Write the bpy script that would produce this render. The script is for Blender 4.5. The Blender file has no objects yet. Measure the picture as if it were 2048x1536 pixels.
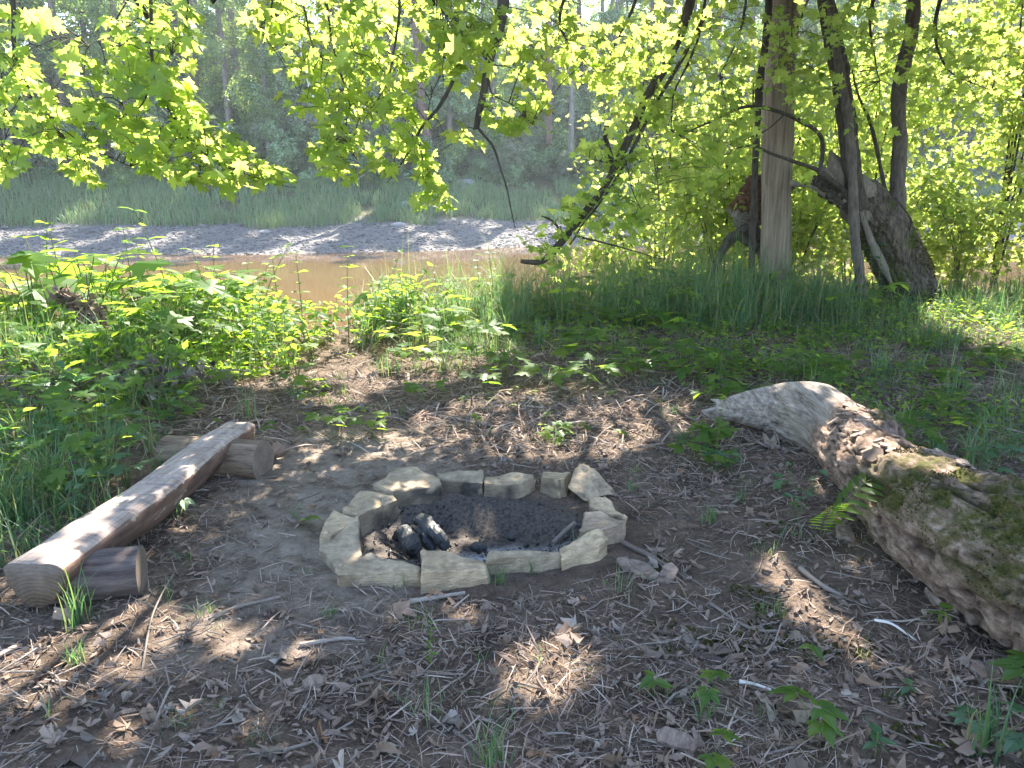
import bpy, bmesh, math, random
import numpy as np
from mathutils import Vector, Matrix

C = bpy.context.scene.collection
SC = bpy.context.scene
rng = np.random.default_rng(11)
random.seed(11)

# ------------------------------------------------------------------ camera, sky, sun, exposure
PITCH = math.atan(388 / 1550)
EYE = 1.6
cam_d = bpy.data.cameras.new('camera')
cam_d.lens = 36 * 1550 / 2048
cam_d.sensor_width = 36
cam_d.clip_start = 0.05
cam_d.clip_end = 1500
cam = bpy.data.objects.new('camera', cam_d)
C.objects.link(cam)
cam.location = (0, 0, EYE)
cam.rotation_euler = (math.pi / 2 - PITCH, 0, 0)
SC.camera = cam

SUN_AZ, SUN_EL = math.radians(14), math.radians(46)
S = np.array([math.sin(SUN_AZ) * math.cos(SUN_EL), math.cos(SUN_AZ) * math.cos(SUN_EL), math.sin(SUN_EL)])
world = bpy.data.worlds.new('World')
SC.world = world
world.use_nodes = True
wn = world.node_tree
sky = wn.nodes.new('ShaderNodeTexSky')
sky.sky_type = 'NISHITA'
sky.sun_disc = False
sky.sun_elevation = SUN_EL
sky.sun_rotation = SUN_AZ
sky.air_density = 1.0
sky.dust_density = 1.0
bg = wn.nodes['Background']
bg.inputs['Strength'].default_value = 0.15
wn.links.new(sky.outputs[0], bg.inputs['Color'])

sun_d = bpy.data.lights.new('sun', 'SUN')
sun_d.energy = 5.0
sun_d.angle = math.radians(0.5)
sun_d.color = (1.0, 0.93, 0.82)
sun = bpy.data.objects.new('sun', sun_d)
C.objects.link(sun)
sun.rotation_euler = Vector(S).to_track_quat('Z', 'Y').to_euler()
sun.location = (10, 20, 60)

vs = SC.view_settings
vs.view_transform = 'Standard'
vs.look = 'None'
vs.gamma = 1
vs.use_curve_mapping = False
vs.exposure = 2.6
SC.cycles.max_bounces = 8
SC.cycles.diffuse_bounces = 4
SC.cycles.glossy_bounces = 2
SC.cycles.transmission_bounces = 6
SC.cycles.volume_bounces = 1
SC.cycles.use_denoising = True

# ------------------------------------------------------------------ small tools
CP, SP = math.cos(PITCH), math.sin(PITCH)


def ray(px, py):
    a = (np.asarray(px, float) - 1024) / 1550
    b = (768 - np.asarray(py, float)) / 1550
    return a, b * SP + CP, b * CP - SP


def P(px, py, z=0.0):
    """point of the horizontal plane z that the photograph shows at this pixel"""
    a, dy, dz = ray(px, py)
    t = (z - EYE) / dz
    return np.stack([a * t, dy * t, np.full_like(a * t, z)], -1)


def PD(px, py, d):
    """point at distance d (metres north of the camera)"""
    a, dy, dz = ray(px, py)
    t = np.asarray(d, float) / dy
    return np.stack([a * t, dy * t, EYE + dz * t], -1)


def hsh(ix, iy, iz, s):
    h = (ix.astype(np.int64) * 374761393 + iy.astype(np.int64) * 668265263 + iz.astype(np.int64) * 2147483647 + s * 1274126177) & 0xffffffff
    h = ((h ^ (h >> 13)) * 1274126177) & 0xffffffff
    return ((h ^ (h >> 16)) & 0xffff) / 65535.0


def vnoise(p, s=0):
    p = np.asarray(p, float)
    i = np.floor(p)
    f = p - i
    f = f * f * (3 - 2 * f)
    i = i.astype(np.int64)
    r = 0
    for a in (0, 1):
        for b in (0, 1):
            for c in (0, 1):
                w = (f[..., 0] if a else 1 - f[..., 0]) * (f[..., 1] if b else 1 - f[..., 1]) * (f[..., 2] if c else 1 - f[..., 2])
                r = r + w * hsh(i[..., 0] + a, i[..., 1] + b, i[..., 2] + c, s)
    return r * 2 - 1


def fbm(p, o=4, s=0):
    p = np.asarray(p, float)
    r, a = 0, 1.0
    for k in range(o):
        r = r + a * vnoise(p * 2 ** k + 17.3 * k, s + k)
        a *= .5
    return r


def sstep(a, b, x):
    t = np.clip((np.asarray(x, float) - a) / (b - a), 0, 1)
    return t * t * (3 - 2 * t)


def mesh_from(name, V, F, mats, smooth=False, mi=None):
    """F: one (m,3) or (m,4) array, or a list of them"""
    V = np.asarray(V, np.float32).reshape(-1, 3)
    FL = F if isinstance(F, list) else [F]
    FL = [np.asarray(f, np.int32) for f in FL if len(f)]
    me = bpy.data.meshes.new(name)
    me.vertices.add(len(V))
    me.vertices.foreach_set('co', V.ravel())
    loops = np.concatenate([f.ravel() for f in FL])
    tot = np.concatenate([np.full(len(f), f.shape[1], np.int32) for f in FL])
    start = np.concatenate([[0], np.cumsum(tot)[:-1]]).astype(np.int32)
    me.loops.add(len(loops))
    me.loops.foreach_set('vertex_index', loops)
    me.polygons.add(len(tot))
    me.polygons.foreach_set('loop_start', start)
    for m in (mats if isinstance(mats, (list, tuple)) else [mats]):
        me.materials.append(m)
    if mi is not None:
        me.polygons.foreach_set('material_index', np.asarray(mi, np.int32))
    me.polygons.foreach_set('use_smooth', np.full(len(tot), bool(smooth)))
    me.update(calc_edges=True)
    return me


def link(name, me, parent=None, loc=None, mat=None):
    o = bpy.data.objects.new(name, me)
    C.objects.link(o)
    if parent is not None:
        o.parent = parent
    if mat is not None:
        o.matrix_basis = mat
    elif loc is not None:
        o.location = loc
    return o


def tag(o, label=None, cat=None, group=None, kind=None):
    for k, v in (('label', label), ('category', cat), ('group', group), ('kind', kind)):
        if v:
            o[k] = v
    return o


def thing(name, label, cat, loc=(0, 0, 0), group=None, rotz=0, scale=1):
    o = link(name, None, loc=loc)
    o.rotation_euler = (0, 0, rotz)
    o.scale = (scale,) * 3
    o.empty_display_size = .05
    return tag(o, label, cat, group)


class Acc:
    """collects triangles/quads as one mesh"""
    def __init__(s):
        s.V, s.F, s.n = [], {3: [], 4: []}, 0

    def add(s, V, F):
        V = np.asarray(V, float).reshape(-1, 3)
        F = np.asarray(F, np.int64)
        s.V.append(V)
        s.F[F.shape[1]].append(F + s.n)
        s.n += len(V)

    def addl(s, V, FL):
        V = np.asarray(V, float).reshape(-1, 3)
        s.V.append(V)
        for F in FL:
            F = np.asarray(F, np.int64)
            if len(F):
                s.F[F.shape[1]].append(F + s.n)
        s.n += len(V)

    def mesh(s, name, mat, smooth=False, off=None):
        V = np.concatenate(s.V)
        if off is not None:
            V = V - np.asarray(off)
        return mesh_from(name, V, [np.concatenate(s.F[k]) for k in (3, 4) if s.F[k]], mat, smooth)


def crv(pts, n):
    """Catmull-Rom through the rows of pts, n samples"""
    p = np.asarray(pts, float)
    p = np.vstack([2 * p[0] - p[1], p, 2 * p[-1] - p[-2]])
    t = np.linspace(0, len(p) - 3 - 1e-9, n)
    i = t.astype(int)
    f = (t - i)[:, None]
    a, b, c, d = p[i], p[i + 1], p[i + 2], p[i + 3]
    return .5 * (2 * b + (c - a) * f + (2 * a - 5 * b + 4 * c - d) * f ** 2 + (3 * b - a - 3 * c + d) * f ** 3)


def norm(v):
    v = np.asarray(v, float)
    return v / np.maximum(np.linalg.norm(v, axis=-1, keepdims=True), 1e-9)


def tube(path, rad, sides=8, rough=0.0, seed=0, freq=6.0, cap=True, ridge=0.0):
    path = np.asarray(path, float)
    n = len(path)
    rad = np.broadcast_to(np.asarray(rad, float), (n,))
    T = norm(np.gradient(path, axis=0))
    u = np.cross(T[0], [0.31, 0.2, 0.93])
    if np.linalg.norm(u) < .1:
        u = np.cross(T[0], [1, 0, 0])
    U = [norm(u)]
    for k in range(1, n):
        v = U[-1] - T[k] * np.dot(U[-1], T[k])
        U.append(norm(v))
    U = np.array(U)
    W = np.cross(T, U)
    a = np.linspace(0, 2 * math.pi, sides, endpoint=False)
    D = U[:, None] * np.cos(a)[None, :, None] + W[:, None] * np.sin(a)[None, :, None]
    V = path[:, None] + D * rad[:, None, None]
    if rough:
        q = path[:, None] + D * np.maximum(rad, .02)[:, None, None]
        V = V + D * (fbm(q * freq, 3, seed) * rough)[..., None] * rad[:, None, None]
    if ridge:
        ln = np.concatenate([[0], np.cumsum(np.linalg.norm(np.diff(path, axis=0), axis=1))])
        q = np.stack([np.cos(a)[None] * 5 + 0 * ln[:, None], np.sin(a)[None] * 5 + 0 * ln[:, None], ln[:, None] * 3.2 + 0 * a[None]], -1)
        V = V - D * (ridge * sstep(.28, .0, np.abs(fbm(q, 3, seed + 40))) * rad[:, None])[..., None]
    V = V.reshape(-1, 3)
    i = np.arange(n - 1)[:, None] * sides
    j = np.arange(sides)[None]
    j2 = (j + 1) % sides
    F = np.stack([i + j, i + j2, i + sides + j2, i + sides + j], -1).reshape(-1, 4)
    FL = [F]
    if cap:
        V = np.vstack([V, path[0], path[-1]])
        c0, c1 = n * sides, n * sides + 1
        j = np.arange(sides)
        j2 = (j + 1) % sides
        FL.append(np.stack([np.full(sides, c0), j2, j], -1))
        e = (n - 1) * sides
        FL.append(np.stack([np.full(sides, c1), e + j, e + j2], -1))
    return V, FL


def scat(TV, TF, pos, xd, nd, sc):
    """copies of a template (x = length, z = normal) at pos"""
    pos = np.asarray(pos, float)
    n = len(pos)
    z = norm(nd)
    x = np.asarray(xd, float)
    x = norm(x - z * (x * z).sum(-1, keepdims=True))
    y = np.cross(z, x)
    R = np.stack([x, y, z], -1)
    sc = np.broadcast_to(np.asarray(sc, float), (n,))
    V = np.einsum('nij,kj->nki', R, TV) * sc[:, None, None] + pos[:, None]
    F = (TF[None] + (np.arange(n) * len(TV))[:, None, None]).reshape(-1, TF.shape[1])
    return V.reshape(-1, 3), F


def basis(pos, xd, nd, s):
    z = norm(nd)
    x = norm(np.asarray(xd) - z * np.dot(xd, z))
    y = np.cross(z, x)
    M = np.eye(4)
    M[:3, 0], M[:3, 1], M[:3, 2], M[:3, 3] = x * s, y * s, z * s, pos
    return Matrix(M.tolist())


# ------------------------------------------------------------------ materials
def new_mat(name):
    m = bpy.data.materials.new(name)
    m.use_nodes = True
    nt = m.node_tree
    nt.nodes.clear()
    out = nt.nodes.new('ShaderNodeOutputMaterial')
    return m, nt, out


def N(nt, t, **kw):
    n = nt.nodes.new(t)
    for k, v in kw.items():
        if isinstance(k, str) and k.startswith('i_'):
            n.inputs[k[2:].replace('_', ' ')].default_value = v
        else:
            setattr(n, k, v)
    return n


def ramp(nt, fac, cols, pos=None, interp='LINEAR'):
    r = nt.nodes.new('ShaderNodeValToRGB')
    cr = r.color_ramp
    cr.interpolation = interp
    k = len(cols)
    pos = pos or [i / max(k - 1, 1) for i in range(k)]
    while len(cr.elements) < k:
        cr.elements.new(.5)
    for e, c, p in zip(cr.elements, cols, pos):
        e.position = p
        e.color = (*c, 1)
    nt.links.new(fac, r.inputs[0])
    return r.outputs[0]


def coords(nt, kind='Object', scale=(1, 1, 1)):
    tc = nt.nodes.new('ShaderNodeTexCoord')
    mp = nt.nodes.new('ShaderNodeMapping')
    mp.inputs['Scale'].default_value = scale
    if kind == 'World':
        g = nt.nodes.new('ShaderNodeNewGeometry')
        nt.links.new(g.outputs['Position'], mp.inputs[0])
    else:
        nt.links.new(tc.outputs[kind], mp.inputs[0])
    return mp.outputs[0]


def noise(nt, co, scale, detail=6, rough=.6):
    n = N(nt, 'ShaderNodeTexNoise')
    n.inputs['Scale'].default_value = scale
    n.inputs['Detail'].default_value = detail
    n.inputs['Roughness'].default_value = rough
    nt.links.new(co, n.inputs['Vector'])
    return n.outputs['Fac']


def mixc(nt, fac, a, b, mode='MIX'):
    m = nt.nodes.new('ShaderNodeMix')
    m.data_type = 'RGBA'
    m.blend_type = mode
    for s, v in ((m.inputs[0], fac), (m.inputs[6], a), (m.inputs[7], b)):
        if isinstance(v, (int, float)):
            s.default_value = v
        elif isinstance(v, tuple):
            s.default_value = (*v, 1)
        else:
            nt.links.new(v, s)
    return m.outputs[2]


def mth(nt, op, a, b=0.0, clamp=False):
    m = nt.nodes.new('ShaderNodeMath')
    m.operation = op
    m.use_clamp = clamp
    for s, v in ((m.inputs[0], a), (m.inputs[1], b)):
        if isinstance(v, (int, float)):
            s.default_value = v
        else:
            nt.links.new(v, s)
    return m.outputs[0]


def rnd(nt):
    g = nt.nodes.new('ShaderNodeNewGeometry')
    o = nt.nodes.new('ShaderNodeObjectInfo')
    return mth(nt, 'FRACT', mth(nt, 'ADD', g.outputs['Random Per Island'], o.outputs['Random']))


def surf(nt, out, col, rough=.9, bump=None, bstr=.5, bdist=.01, spec=.3):
    b = nt.nodes.new('ShaderNodeBsdfPrincipled')
    b.inputs['Specular IOR Level'].default_value = spec
    for s, v in ((b.inputs['Base Color'], col), (b.inputs['Roughness'], rough)):
        if isinstance(v, (int, float)):
            s.default_value = v
        elif isinstance(v, tuple):
            s.default_value = (*v, 1)
        else:
            nt.links.new(v, s)
    if bump is not None:
        bp = nt.nodes.new('ShaderNodeBump')
        bp.inputs['Strength'].default_value = bstr
        bp.inputs['Distance'].default_value = bdist
        nt.links.new(bump, bp.inputs['Height'])
        nt.links.new(bp.outputs[0], b.inputs['Normal'])
    nt.links.new(b.outputs[0], out.inputs['Surface'])
    return b


def leaf_mat(name, refl, trans, gloss=.06, mix=.5, patch=0.0):
    """thin leaf: reflects one green, lets a yellower one through"""
    m, nt, out = new_mat(name)
    r = rnd(nt)
    cr = ramp(nt, r, refl)
    ct = ramp(nt, r, trans)
    d = N(nt, 'ShaderNodeBsdfDiffuse')
    t = N(nt, 'ShaderNodeBsdfTranslucent')
    g = N(nt, 'ShaderNodeBsdfGlossy')
    g.inputs['Roughness'].default_value = .5
    nt.links.new(cr, d.inputs[0])
    nt.links.new(ct, t.inputs[0])
    a = N(nt, 'ShaderNodeMixShader')
    a.inputs[0].default_value = mix
    nt.links.new(d.outputs[0], a.inputs[1])
    nt.links.new(t.outputs[0], a.inputs[2])
    b = N(nt, 'ShaderNodeMixShader')
    b.inputs[0].default_value = gloss
    nt.links.new(a.outputs[0], b.inputs[1])
    nt.links.new(g.outputs[0], b.inputs[2])
    nt.links.new(b.outputs[0], out.inputs['Surface'])
    return m


def isl_mat(name, cols, rough=.9, grain=60, amt=.35, pos=None, spec=.25):
    """each loose piece its own colour out of cols, with a grain"""
    m, nt, out = new_mat(name)
    c = ramp(nt, rnd(nt), cols, pos)
    n = noise(nt, coords(nt, 'World'), grain, 4)
    c = mixc(nt, amt, c, ramp(nt, n, [(.25, .24, .23), (1, 1, 1)], [.3, .7]), 'MULTIPLY')
    surf(nt, out, c, rough, n, .4, .004, spec)
    return m


def bark_mat(name, dark, light, scale=(9, 9, 2.2), bd=.02, moss=None, mossamt=.5):
    m, nt, out = new_mat(name)
    co = coords(nt, 'Object', scale)
    n = noise(nt, co, 3.0, 8, .7)
    c = ramp(nt, n, [dark, light], [.35, .68])
    if moss:
        n2 = noise(nt, coords(nt, 'Object'), 2.6, 5)
        k = ramp(nt, n2, [(0, 0, 0), (1, 1, 1)], [mossamt, mossamt + .12])
        mc = ramp(nt, noise(nt, coords(nt, 'Object'), 40, 3), moss, [.3, .7])
        c = mixc(nt, k, c, mc)
    surf(nt, out, c, .95, n, .9, bd, .15)
    return m


M = {}
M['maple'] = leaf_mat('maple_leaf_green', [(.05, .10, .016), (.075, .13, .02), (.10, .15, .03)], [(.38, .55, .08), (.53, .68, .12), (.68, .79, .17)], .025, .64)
M['mapleshade'] = leaf_mat('maple_leaf_shading_crown', [(.04, .07, .02), (.06, .09, .025), (.07, .10, .03)], [(.10, .16, .03), (.14, .20, .04), (.18, .24, .05)], .04, .5)  # less translucent copy for the unseen crown, holds back green light below
M['bush'] = leaf_mat('bush_leaf_green', [(.06, .10, .02), (.09, .13, .025), (.13, .16, .04)], [(.32, .46, .07), (.50, .62, .11), (.68, .76, .20)], .025, .6)
M['herb'] = leaf_mat('herb_leaf_green', [(.04, .10, .02), (.06, .13, .025), (.09, .15, .03)], [(.26, .48, .04), (.38, .56, .05), (.52, .66, .06)], .025, .58)
M['herbdark'] = leaf_mat('herb_leaf_dark_green', [(.03, .085, .035), (.045, .11, .04), (.06, .12, .05)], [(.09, .26, .06), (.14, .32, .06), (.2, .36, .06)], .05, .4)
M['grass'] = leaf_mat('grass_green', [(.04, .10, .045), (.055, .125, .05), (.09, .145, .06), (.22, .19, .11)], [(.09, .26, .07), (.15, .33, .08), (.27, .42, .09), (.38, .36, .14)], .04, .42)
M['fargrass'] = leaf_mat('far_grass', [(.10, .20, .075), (.14, .235, .09), (.21, .225, .12)], [(.12, .2, .06), (.16, .24, .07), (.2, .22, .08)], .04, .3)
M['far'] = leaf_mat('far_leaf', [(.04, .09, .03), (.11, .19, .06), (.20, .28, .09)], [(.22, .38, .06), (.36, .5, .09), (.5, .6, .13)], .04, .5)
M['farbush'] = leaf_mat('far_bush_leaf', [(.035, .09, .035), (.12, .22, .08), (.24, .35, .14)], [(.05, .14, .03), (.1, .2, .04), (.2, .3, .06)], .06, .3)
M['farpale'] = leaf_mat('far_pale_leaf', [(.08, .11, .06), (.11, .14, .08), (.15, .17, .10)], [(.2, .28, .1), (.25, .33, .12), (.3, .36, .14)], .05, .35)
M['dryleaf'] = isl_mat('dry_leaf', [(.17, .115, .08), (.22, .155, .115), (.27, .205, .16), (.09, .064, .048), (.33, .275, .225), (.25, .135, .075)], .9, 45, .3)
M['needle'] = isl_mat('dry_needle', [(.16, .112, .082), (.27, .195, .15), (.44, .345, .28), (.08, .06, .047), (.26, .165, .11)], .9, 90, .2)
M['twig'] = isl_mat('twig_bark', [(.12, .094, .075), (.22, .175, .14), (.34, .285, .235), (.07, .055, .045)], .9, 70, .3)
M['chip'] = isl_mat('bark_chip', [(.15, .10, .072), (.22, .155, .115), (.30, .225, .175), (.075, .054, .042)], .95, 50, .4)
M['bark'] = bark_mat('bark_dark', (.030, .024, .02), (.10, .085, .07))
M['barkgrey'] = bark_mat('bark_grey', (.06, .05, .045), (.17, .145, .125))
M['barkred'] = bark_mat('bark_pine', (.07, .045, .038), (.19, .125, .10), (3, 3, .8))
M['barkfar'] = bark_mat('bark_far', (.09, .078, .074), (.24, .21, .195), (3, 3, .8))
M['birch'] = bark_mat('bark_birch', (.5, .47, .44), (.8, .78, .74), (1, 1, 5))
M['mossbark'] = bark_mat('bark_with_moss', (.03, .024, .02), (.20, .165, .13), (10, 10, 2.0), .05, [(.03, .04, .008), (.09, .11, .02)], .55)
M['pale'] = bark_mat('bare_grey_wood', (.17, .145, .12), (.42, .37, .30), (24, 24, 1.2), .008)
M['barkflake'] = isl_mat('bark_flake', [(.16, .11, .08), (.27, .19, .145), (.38, .285, .225)], .95, 40, .5)
M['barkslab'] = bark_mat('shed_bark', (.10, .07, .055), (.32, .245, .195), (9, 3, 9), .006)
M['palegrey'] = bark_mat('split_grey_wood', (.10, .085, .07), (.27, .235, .195), (24, 24, 1.2), .01)
M['peeled'] = bark_mat('peeled_wood', (.13, .10, .075), (.33, .27, .21), (7, 7, .35), .012)
M['rot'] = bark_mat('rotten_orange_wood', (.08, .040, .024), (.20, .105, .062), (6, 6, 14), .02)
M['stem'] = isl_mat('green_stem', [(.07, .12, .03), (.12, .16, .05), (.12, .08, .05)], .7, 30, .2)


def ground_mat():
    m, nt, out = new_mat('forest_soil')
    co = coords(nt, 'World')
    n1 = noise(nt, co, 3.5, 8, .65)
    n2 = noise(nt, co, 55, 6, .7)
    n3 = noise(nt, co, 140, 3, .6)
    c = ramp(nt, n1, [(.05, .036, .026), (.12, .088, .064), (.22, .168, .128)], [.3, .5, .75])
    c = mixc(nt, .75, c, ramp(nt, n2, [(.3, .28, .27), (1.25, 1.2, 1.15)], [.32, .68]), 'MULTIPLY')
    a = N(nt, 'ShaderNodeAttribute', attribute_name='mud')
    mud = ramp(nt, n1, [(.16, .124, .094), (.28, .228, .182)], [.3, .7])
    mud = mixc(nt, .5, mud, ramp(nt, n2, [(.45, .43, .42), (1.1, 1.1, 1.1)], [.35, .6]), 'MULTIPLY')
    k = mth(nt, 'MULTIPLY', a.outputs['Fac'], ramp(nt, noise(nt, co, 7, 5), [(.2, .2, .2), (1, 1, 1)], [.35, .55]))
    c = mixc(nt, k, c, mud)
    e = N(nt, 'ShaderNodeAttribute', attribute_name='char')
    c = mixc(nt, e.outputs['Fac'], c, ramp(nt, n2, [(.028, .024, .021), (.125, .105, .092)], [.35, .7]))
    f = N(nt, 'ShaderNodeAttribute', attribute_name='ash')
    k = mth(nt, 'MULTIPLY', f.outputs['Fac'], ramp(nt, noise(nt, co, 14, 6, .7), [(0, 0, 0), (1, 1, 1)], [.30, .46]))
    c = mixc(nt, k, c, ramp(nt, n3, [(.20, .19, .185), (.58, .56, .545)], [.3, .65]))
    h = mth(nt, 'ADD', mth(nt, 'MULTIPLY', n2, .7), mth(nt, 'MULTIPLY', n3, .4))
    surf(nt, out, c, .95, h, .9, .018, .2)
    return m


def far_ground_mat():
    m, nt, out = new_mat('far_bank_soil')
    co = coords(nt, 'World')
    n = noise(nt, co, 1.2, 8, .7)
    a = N(nt, 'ShaderNodeAttribute', attribute_name='shore')
    g = ramp(nt, noise(nt, co, 5, 8, .75), [(.08, .072, .066), (.125, .114, .107), (.18, .167, .16)], [.3, .5, .72])
    s = ramp(nt, n, [(.04, .045, .02), (.09, .085, .04)], [.35, .65])
    c = mixc(nt, a.outputs['Fac'], s, g)
    surf(nt, out, c, .95, noise(nt, co, 6, 6), .8, .08, .2)
    return m


def water_mat():
    m, nt, out = new_mat('muddy_water')
    co = coords(nt, 'World', (.25, 1.0, 1))
    n = noise(nt, co, 1.1, 5, .55)
    c = ramp(nt, noise(nt, coords(nt, 'World', (.05, .12, 1)), 1.0, 3), [(.115, .069, .030), (.135, .082, .036)], [.3, .7])
    b = surf(nt, out, c, .05, n, .06, .05, .5)
    b.inputs['IOR'].default_value = 1.33
    return m


def stone_mat():
    m, nt, out = new_mat('sandstone')
    co = coords(nt, 'Object')
    r = N(nt, 'ShaderNodeObjectInfo').outputs['Random']
    base = ramp(nt, r, [(.50, .385, .262), (.39, .315, .23), (.56, .435, .295), (.34, .28, .215), (.48, .345, .25)])
    n1 = noise(nt, co, 7, 8, .65)
    n2 = noise(nt, coords(nt, 'Object', (1, 1, 5)), 22, 6, .7)
    c = mixc(nt, .8, base, ramp(nt, n1, [(.34, .32, .29), (1.15, 1.10, 1.0)], [.3, .62]), 'MULTIPLY')
    c = mixc(nt, .45, c, ramp(nt, n2, [(.35, .33, .31), (1.1, 1.1, 1.1)], [.35, .6]), 'MULTIPLY')
    rust = ramp(nt, noise(nt, co, 3.3, 4), [(0, 0, 0), (1, 1, 1)], [.56, .72])
    c = mixc(nt, mth(nt, 'MULTIPLY', rust, .4), c, (.34, .215, .13))
    soot = N(nt, 'ShaderNodeAttribute', attribute_name='soot')
    c = mixc(nt, mth(nt, 'MULTIPLY', soot.outputs['Fac'], ramp(nt, n1, [(.35, .35, .35), (1, 1, 1)], [.35, .6])), c, (.05, .042, .036))
    surf(nt, out, c, .92, mth(nt, 'ADD', n1, n2), 1.0, .012, .2)
    return m


def sawn_mat():
    m, nt, out = new_mat('sawn_wood')
    co = coords(nt, 'Object', (.7, 9, 9))
    n = noise(nt, co, 5, 8, .7)
    c = ramp(nt, n, [(.18, .138, .118), (.34, .27, .23), (.50, .415, .355)], [.3, .5, .72])
    n2 = noise(nt, coords(nt, 'Object', (16, .6, 1)), 4, 4, .6)
    c = mixc(nt, .5, c, ramp(nt, n2, [(.4, .37, .34), (1.05, 1.05, 1.05)], [.34, .5]), 'MULTIPLY')
    c = mixc(nt, .5, c, ramp(nt, noise(nt, coords(nt, 'Object'), 3.0, 4), [(.5, .46, .42), (1.15, 1.12, 1.08)], [.35, .62]), 'MULTIPLY')
    surf(nt, out, c, .85, mth(nt, 'ADD', n, n2), .6, .006, .25)
    return m


def redbark_mat():
    m, nt, out = new_mat('peeling_red_bark')
    co = coords(nt, 'Object', (1.3, 6, 6))
    n = noise(nt, co, 3.2, 8, .7)
    c = ramp(nt, n, [(.045, .026, .02), (.13, .075, .055), (.21, .145, .11)], [.3, .52, .75])
    p = ramp(nt, noise(nt, coords(nt, 'Object', (1, 3, 3)), 5.0, 5, .6), [(0, 0, 0), (1, 1, 1)], [.57, .62])
    c = mixc(nt, p, c, (.34, .27, .20))
    surf(nt, out, c, .8, n, .7, .008, .3)
    return m


def endgrain_mat():
    m, nt, out = new_mat('log_end_grain')
    co = coords(nt, 'Object')
    w = N(nt, 'ShaderNodeTexWave', wave_type='RINGS', rings_direction='X')
    w.inputs['Scale'].default_value = 19
    w.inputs['Distortion'].default_value = 6
    w.inputs['Detail'].default_value = 3
    nt.links.new(co, w.inputs['Vector'])
    c = ramp(nt, w.outputs['Fac'], [(.15, .115, .09), (.178, .138, .11)])
    c = mixc(nt, .6, c, ramp(nt, noise(nt, co, 14, 5), [(.5, .46, .42), (1.1, 1.1, 1.1)], [.35, .65]), 'MULTIPLY')
    surf(nt, out, c, .9, w.outputs['Fac'], .3, .003, .2)
    return m


def log_mat():
    m, nt, out = new_mat('weathered_fallen_log')
    co = coords(nt, 'Object', (1, 1, 1))
    g = coords(nt, 'Object', (18, 1.6, 18))
    n = noise(nt, g, 1.6, 8, .7)
    at = N(nt, 'ShaderNodeAttribute', attribute_name='bare').outputs['Fac']
    bare = ramp(nt, n, [(.08, .062, .05), (.28, .23, .19), (.52, .45, .39)], [.33, .5, .7])
    nb = noise(nt, coords(nt, 'Object', (9, 3, 9)), 3.0, 8, .74)
    bark = ramp(nt, nb, [(.05, .034, .025), (.23, .155, .115), (.47, .355, .285)], [.33, .5, .7])
    c = mixc(nt, at, bark, bare)
    di = N(nt, 'ShaderNodeAttribute', attribute_name='crack_dark').outputs['Fac']  # darker colour in the bark cracks and hollows
    c = mixc(nt, mth(nt, 'MULTIPLY', di, .8), c, (.03, .022, .017))
    mo = N(nt, 'ShaderNodeAttribute', attribute_name='moss').outputs['Fac']
    k = mth(nt, 'MULTIPLY', mo, ramp(nt, noise(nt, co, 9, 7, .7), [(0, 0, 0), (1, 1, 1)], [.38, .55]))
    mc = ramp(nt, noise(nt, co, 60, 4, .7), [(.025, .03, .008), (.065, .068, .016), (.12, .105, .025)], [.3, .5, .72])
    c = mixc(nt, k, c, mc)
    h = mth(nt, 'ADD', nb, mth(nt, 'MULTIPLY', noise(nt, co, 50, 4), .4))
    surf(nt, out, c, .95, h, 1.0, .022, .15)
    return m


M['ground'] = ground_mat()
M['farground'] = far_ground_mat()
M['water'] = water_mat()
M['stone'] = stone_mat()
M['sawn'] = sawn_mat()
M['redbark'] = redbark_mat()
M['end'] = endgrain_mat()
M['log'] = log_mat()
M['moss'] = isl_mat('moss_green', [(.03, .036, .008), (.06, .066, .014), (.10, .092, .02), (.14, .11, .03)], 1.0, 80, .3)
M['char'] = isl_mat('charred_wood', [(.010, .010, .010), (.022, .021, .021), (.035, .034, .034)], .6, 40, .5, spec=.5)
M['pebble'] = isl_mat('river_pebble', [(.085, .077, .072), (.13, .119, .113), (.19, .177, .17), (.06, .054, .051)], .85, 12, .25)
M['rock'] = isl_mat('grey_rock', [(.2, .19, .19), (.28, .265, .265)], .85, 6, .35)
M['fungus'] = isl_mat('white_peeled_stick', [(.6, .56, .5), (.7, .66, .6)], .8, 40, .2)

# ------------------------------------------------------------------ terrain
PIT = np.array([-.18, 3.46])


def pit_r(x, y):
    return np.sqrt(((x - PIT[0]) / .63) ** 2 + ((y - PIT[1]) / .47) ** 2)


def edge_y(x):
    return np.interp(x, [-40, -8, -3, -1, 2, 6, 12, 40], [7.0, 7.6, 8.6, 9.3, 10.6, 12.0, 12.8, 14])


def shore_s(x, y):
    return y - (39.5 + .28 * np.clip(x, -45, 60) + 1.1 * np.sin(x * .21) + .4 * np.sin(x * .73 + 1))


WATER_Z = -1.2


def gz(x, y, fine=False):
    x, y = np.asarray(x, float), np.asarray(y, float)
    p = np.stack([x, y, np.zeros_like(x)], -1)
    z = .05 * fbm(p * .55, 3, 5) * sstep(1, 3, np.hypot(x - PIT[0], y - PIT[1]) + .6)
    z = z + .055 * sstep(.35, 1.0, 1.6 - np.abs(y - 5) / 3) * 0
    z = z - 2.4 * sstep(0, 5.0, y - edge_y(x))
    z = z - .10 * sstep(.86, .4, pit_r(x, y))
    if fine:
        near = sstep(16, 9, np.hypot(x, y))
        z = z + near * (.014 * fbm(p * 5, 4, 9) + .006 * fbm(p * 23, 2, 3))
    return z


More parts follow.
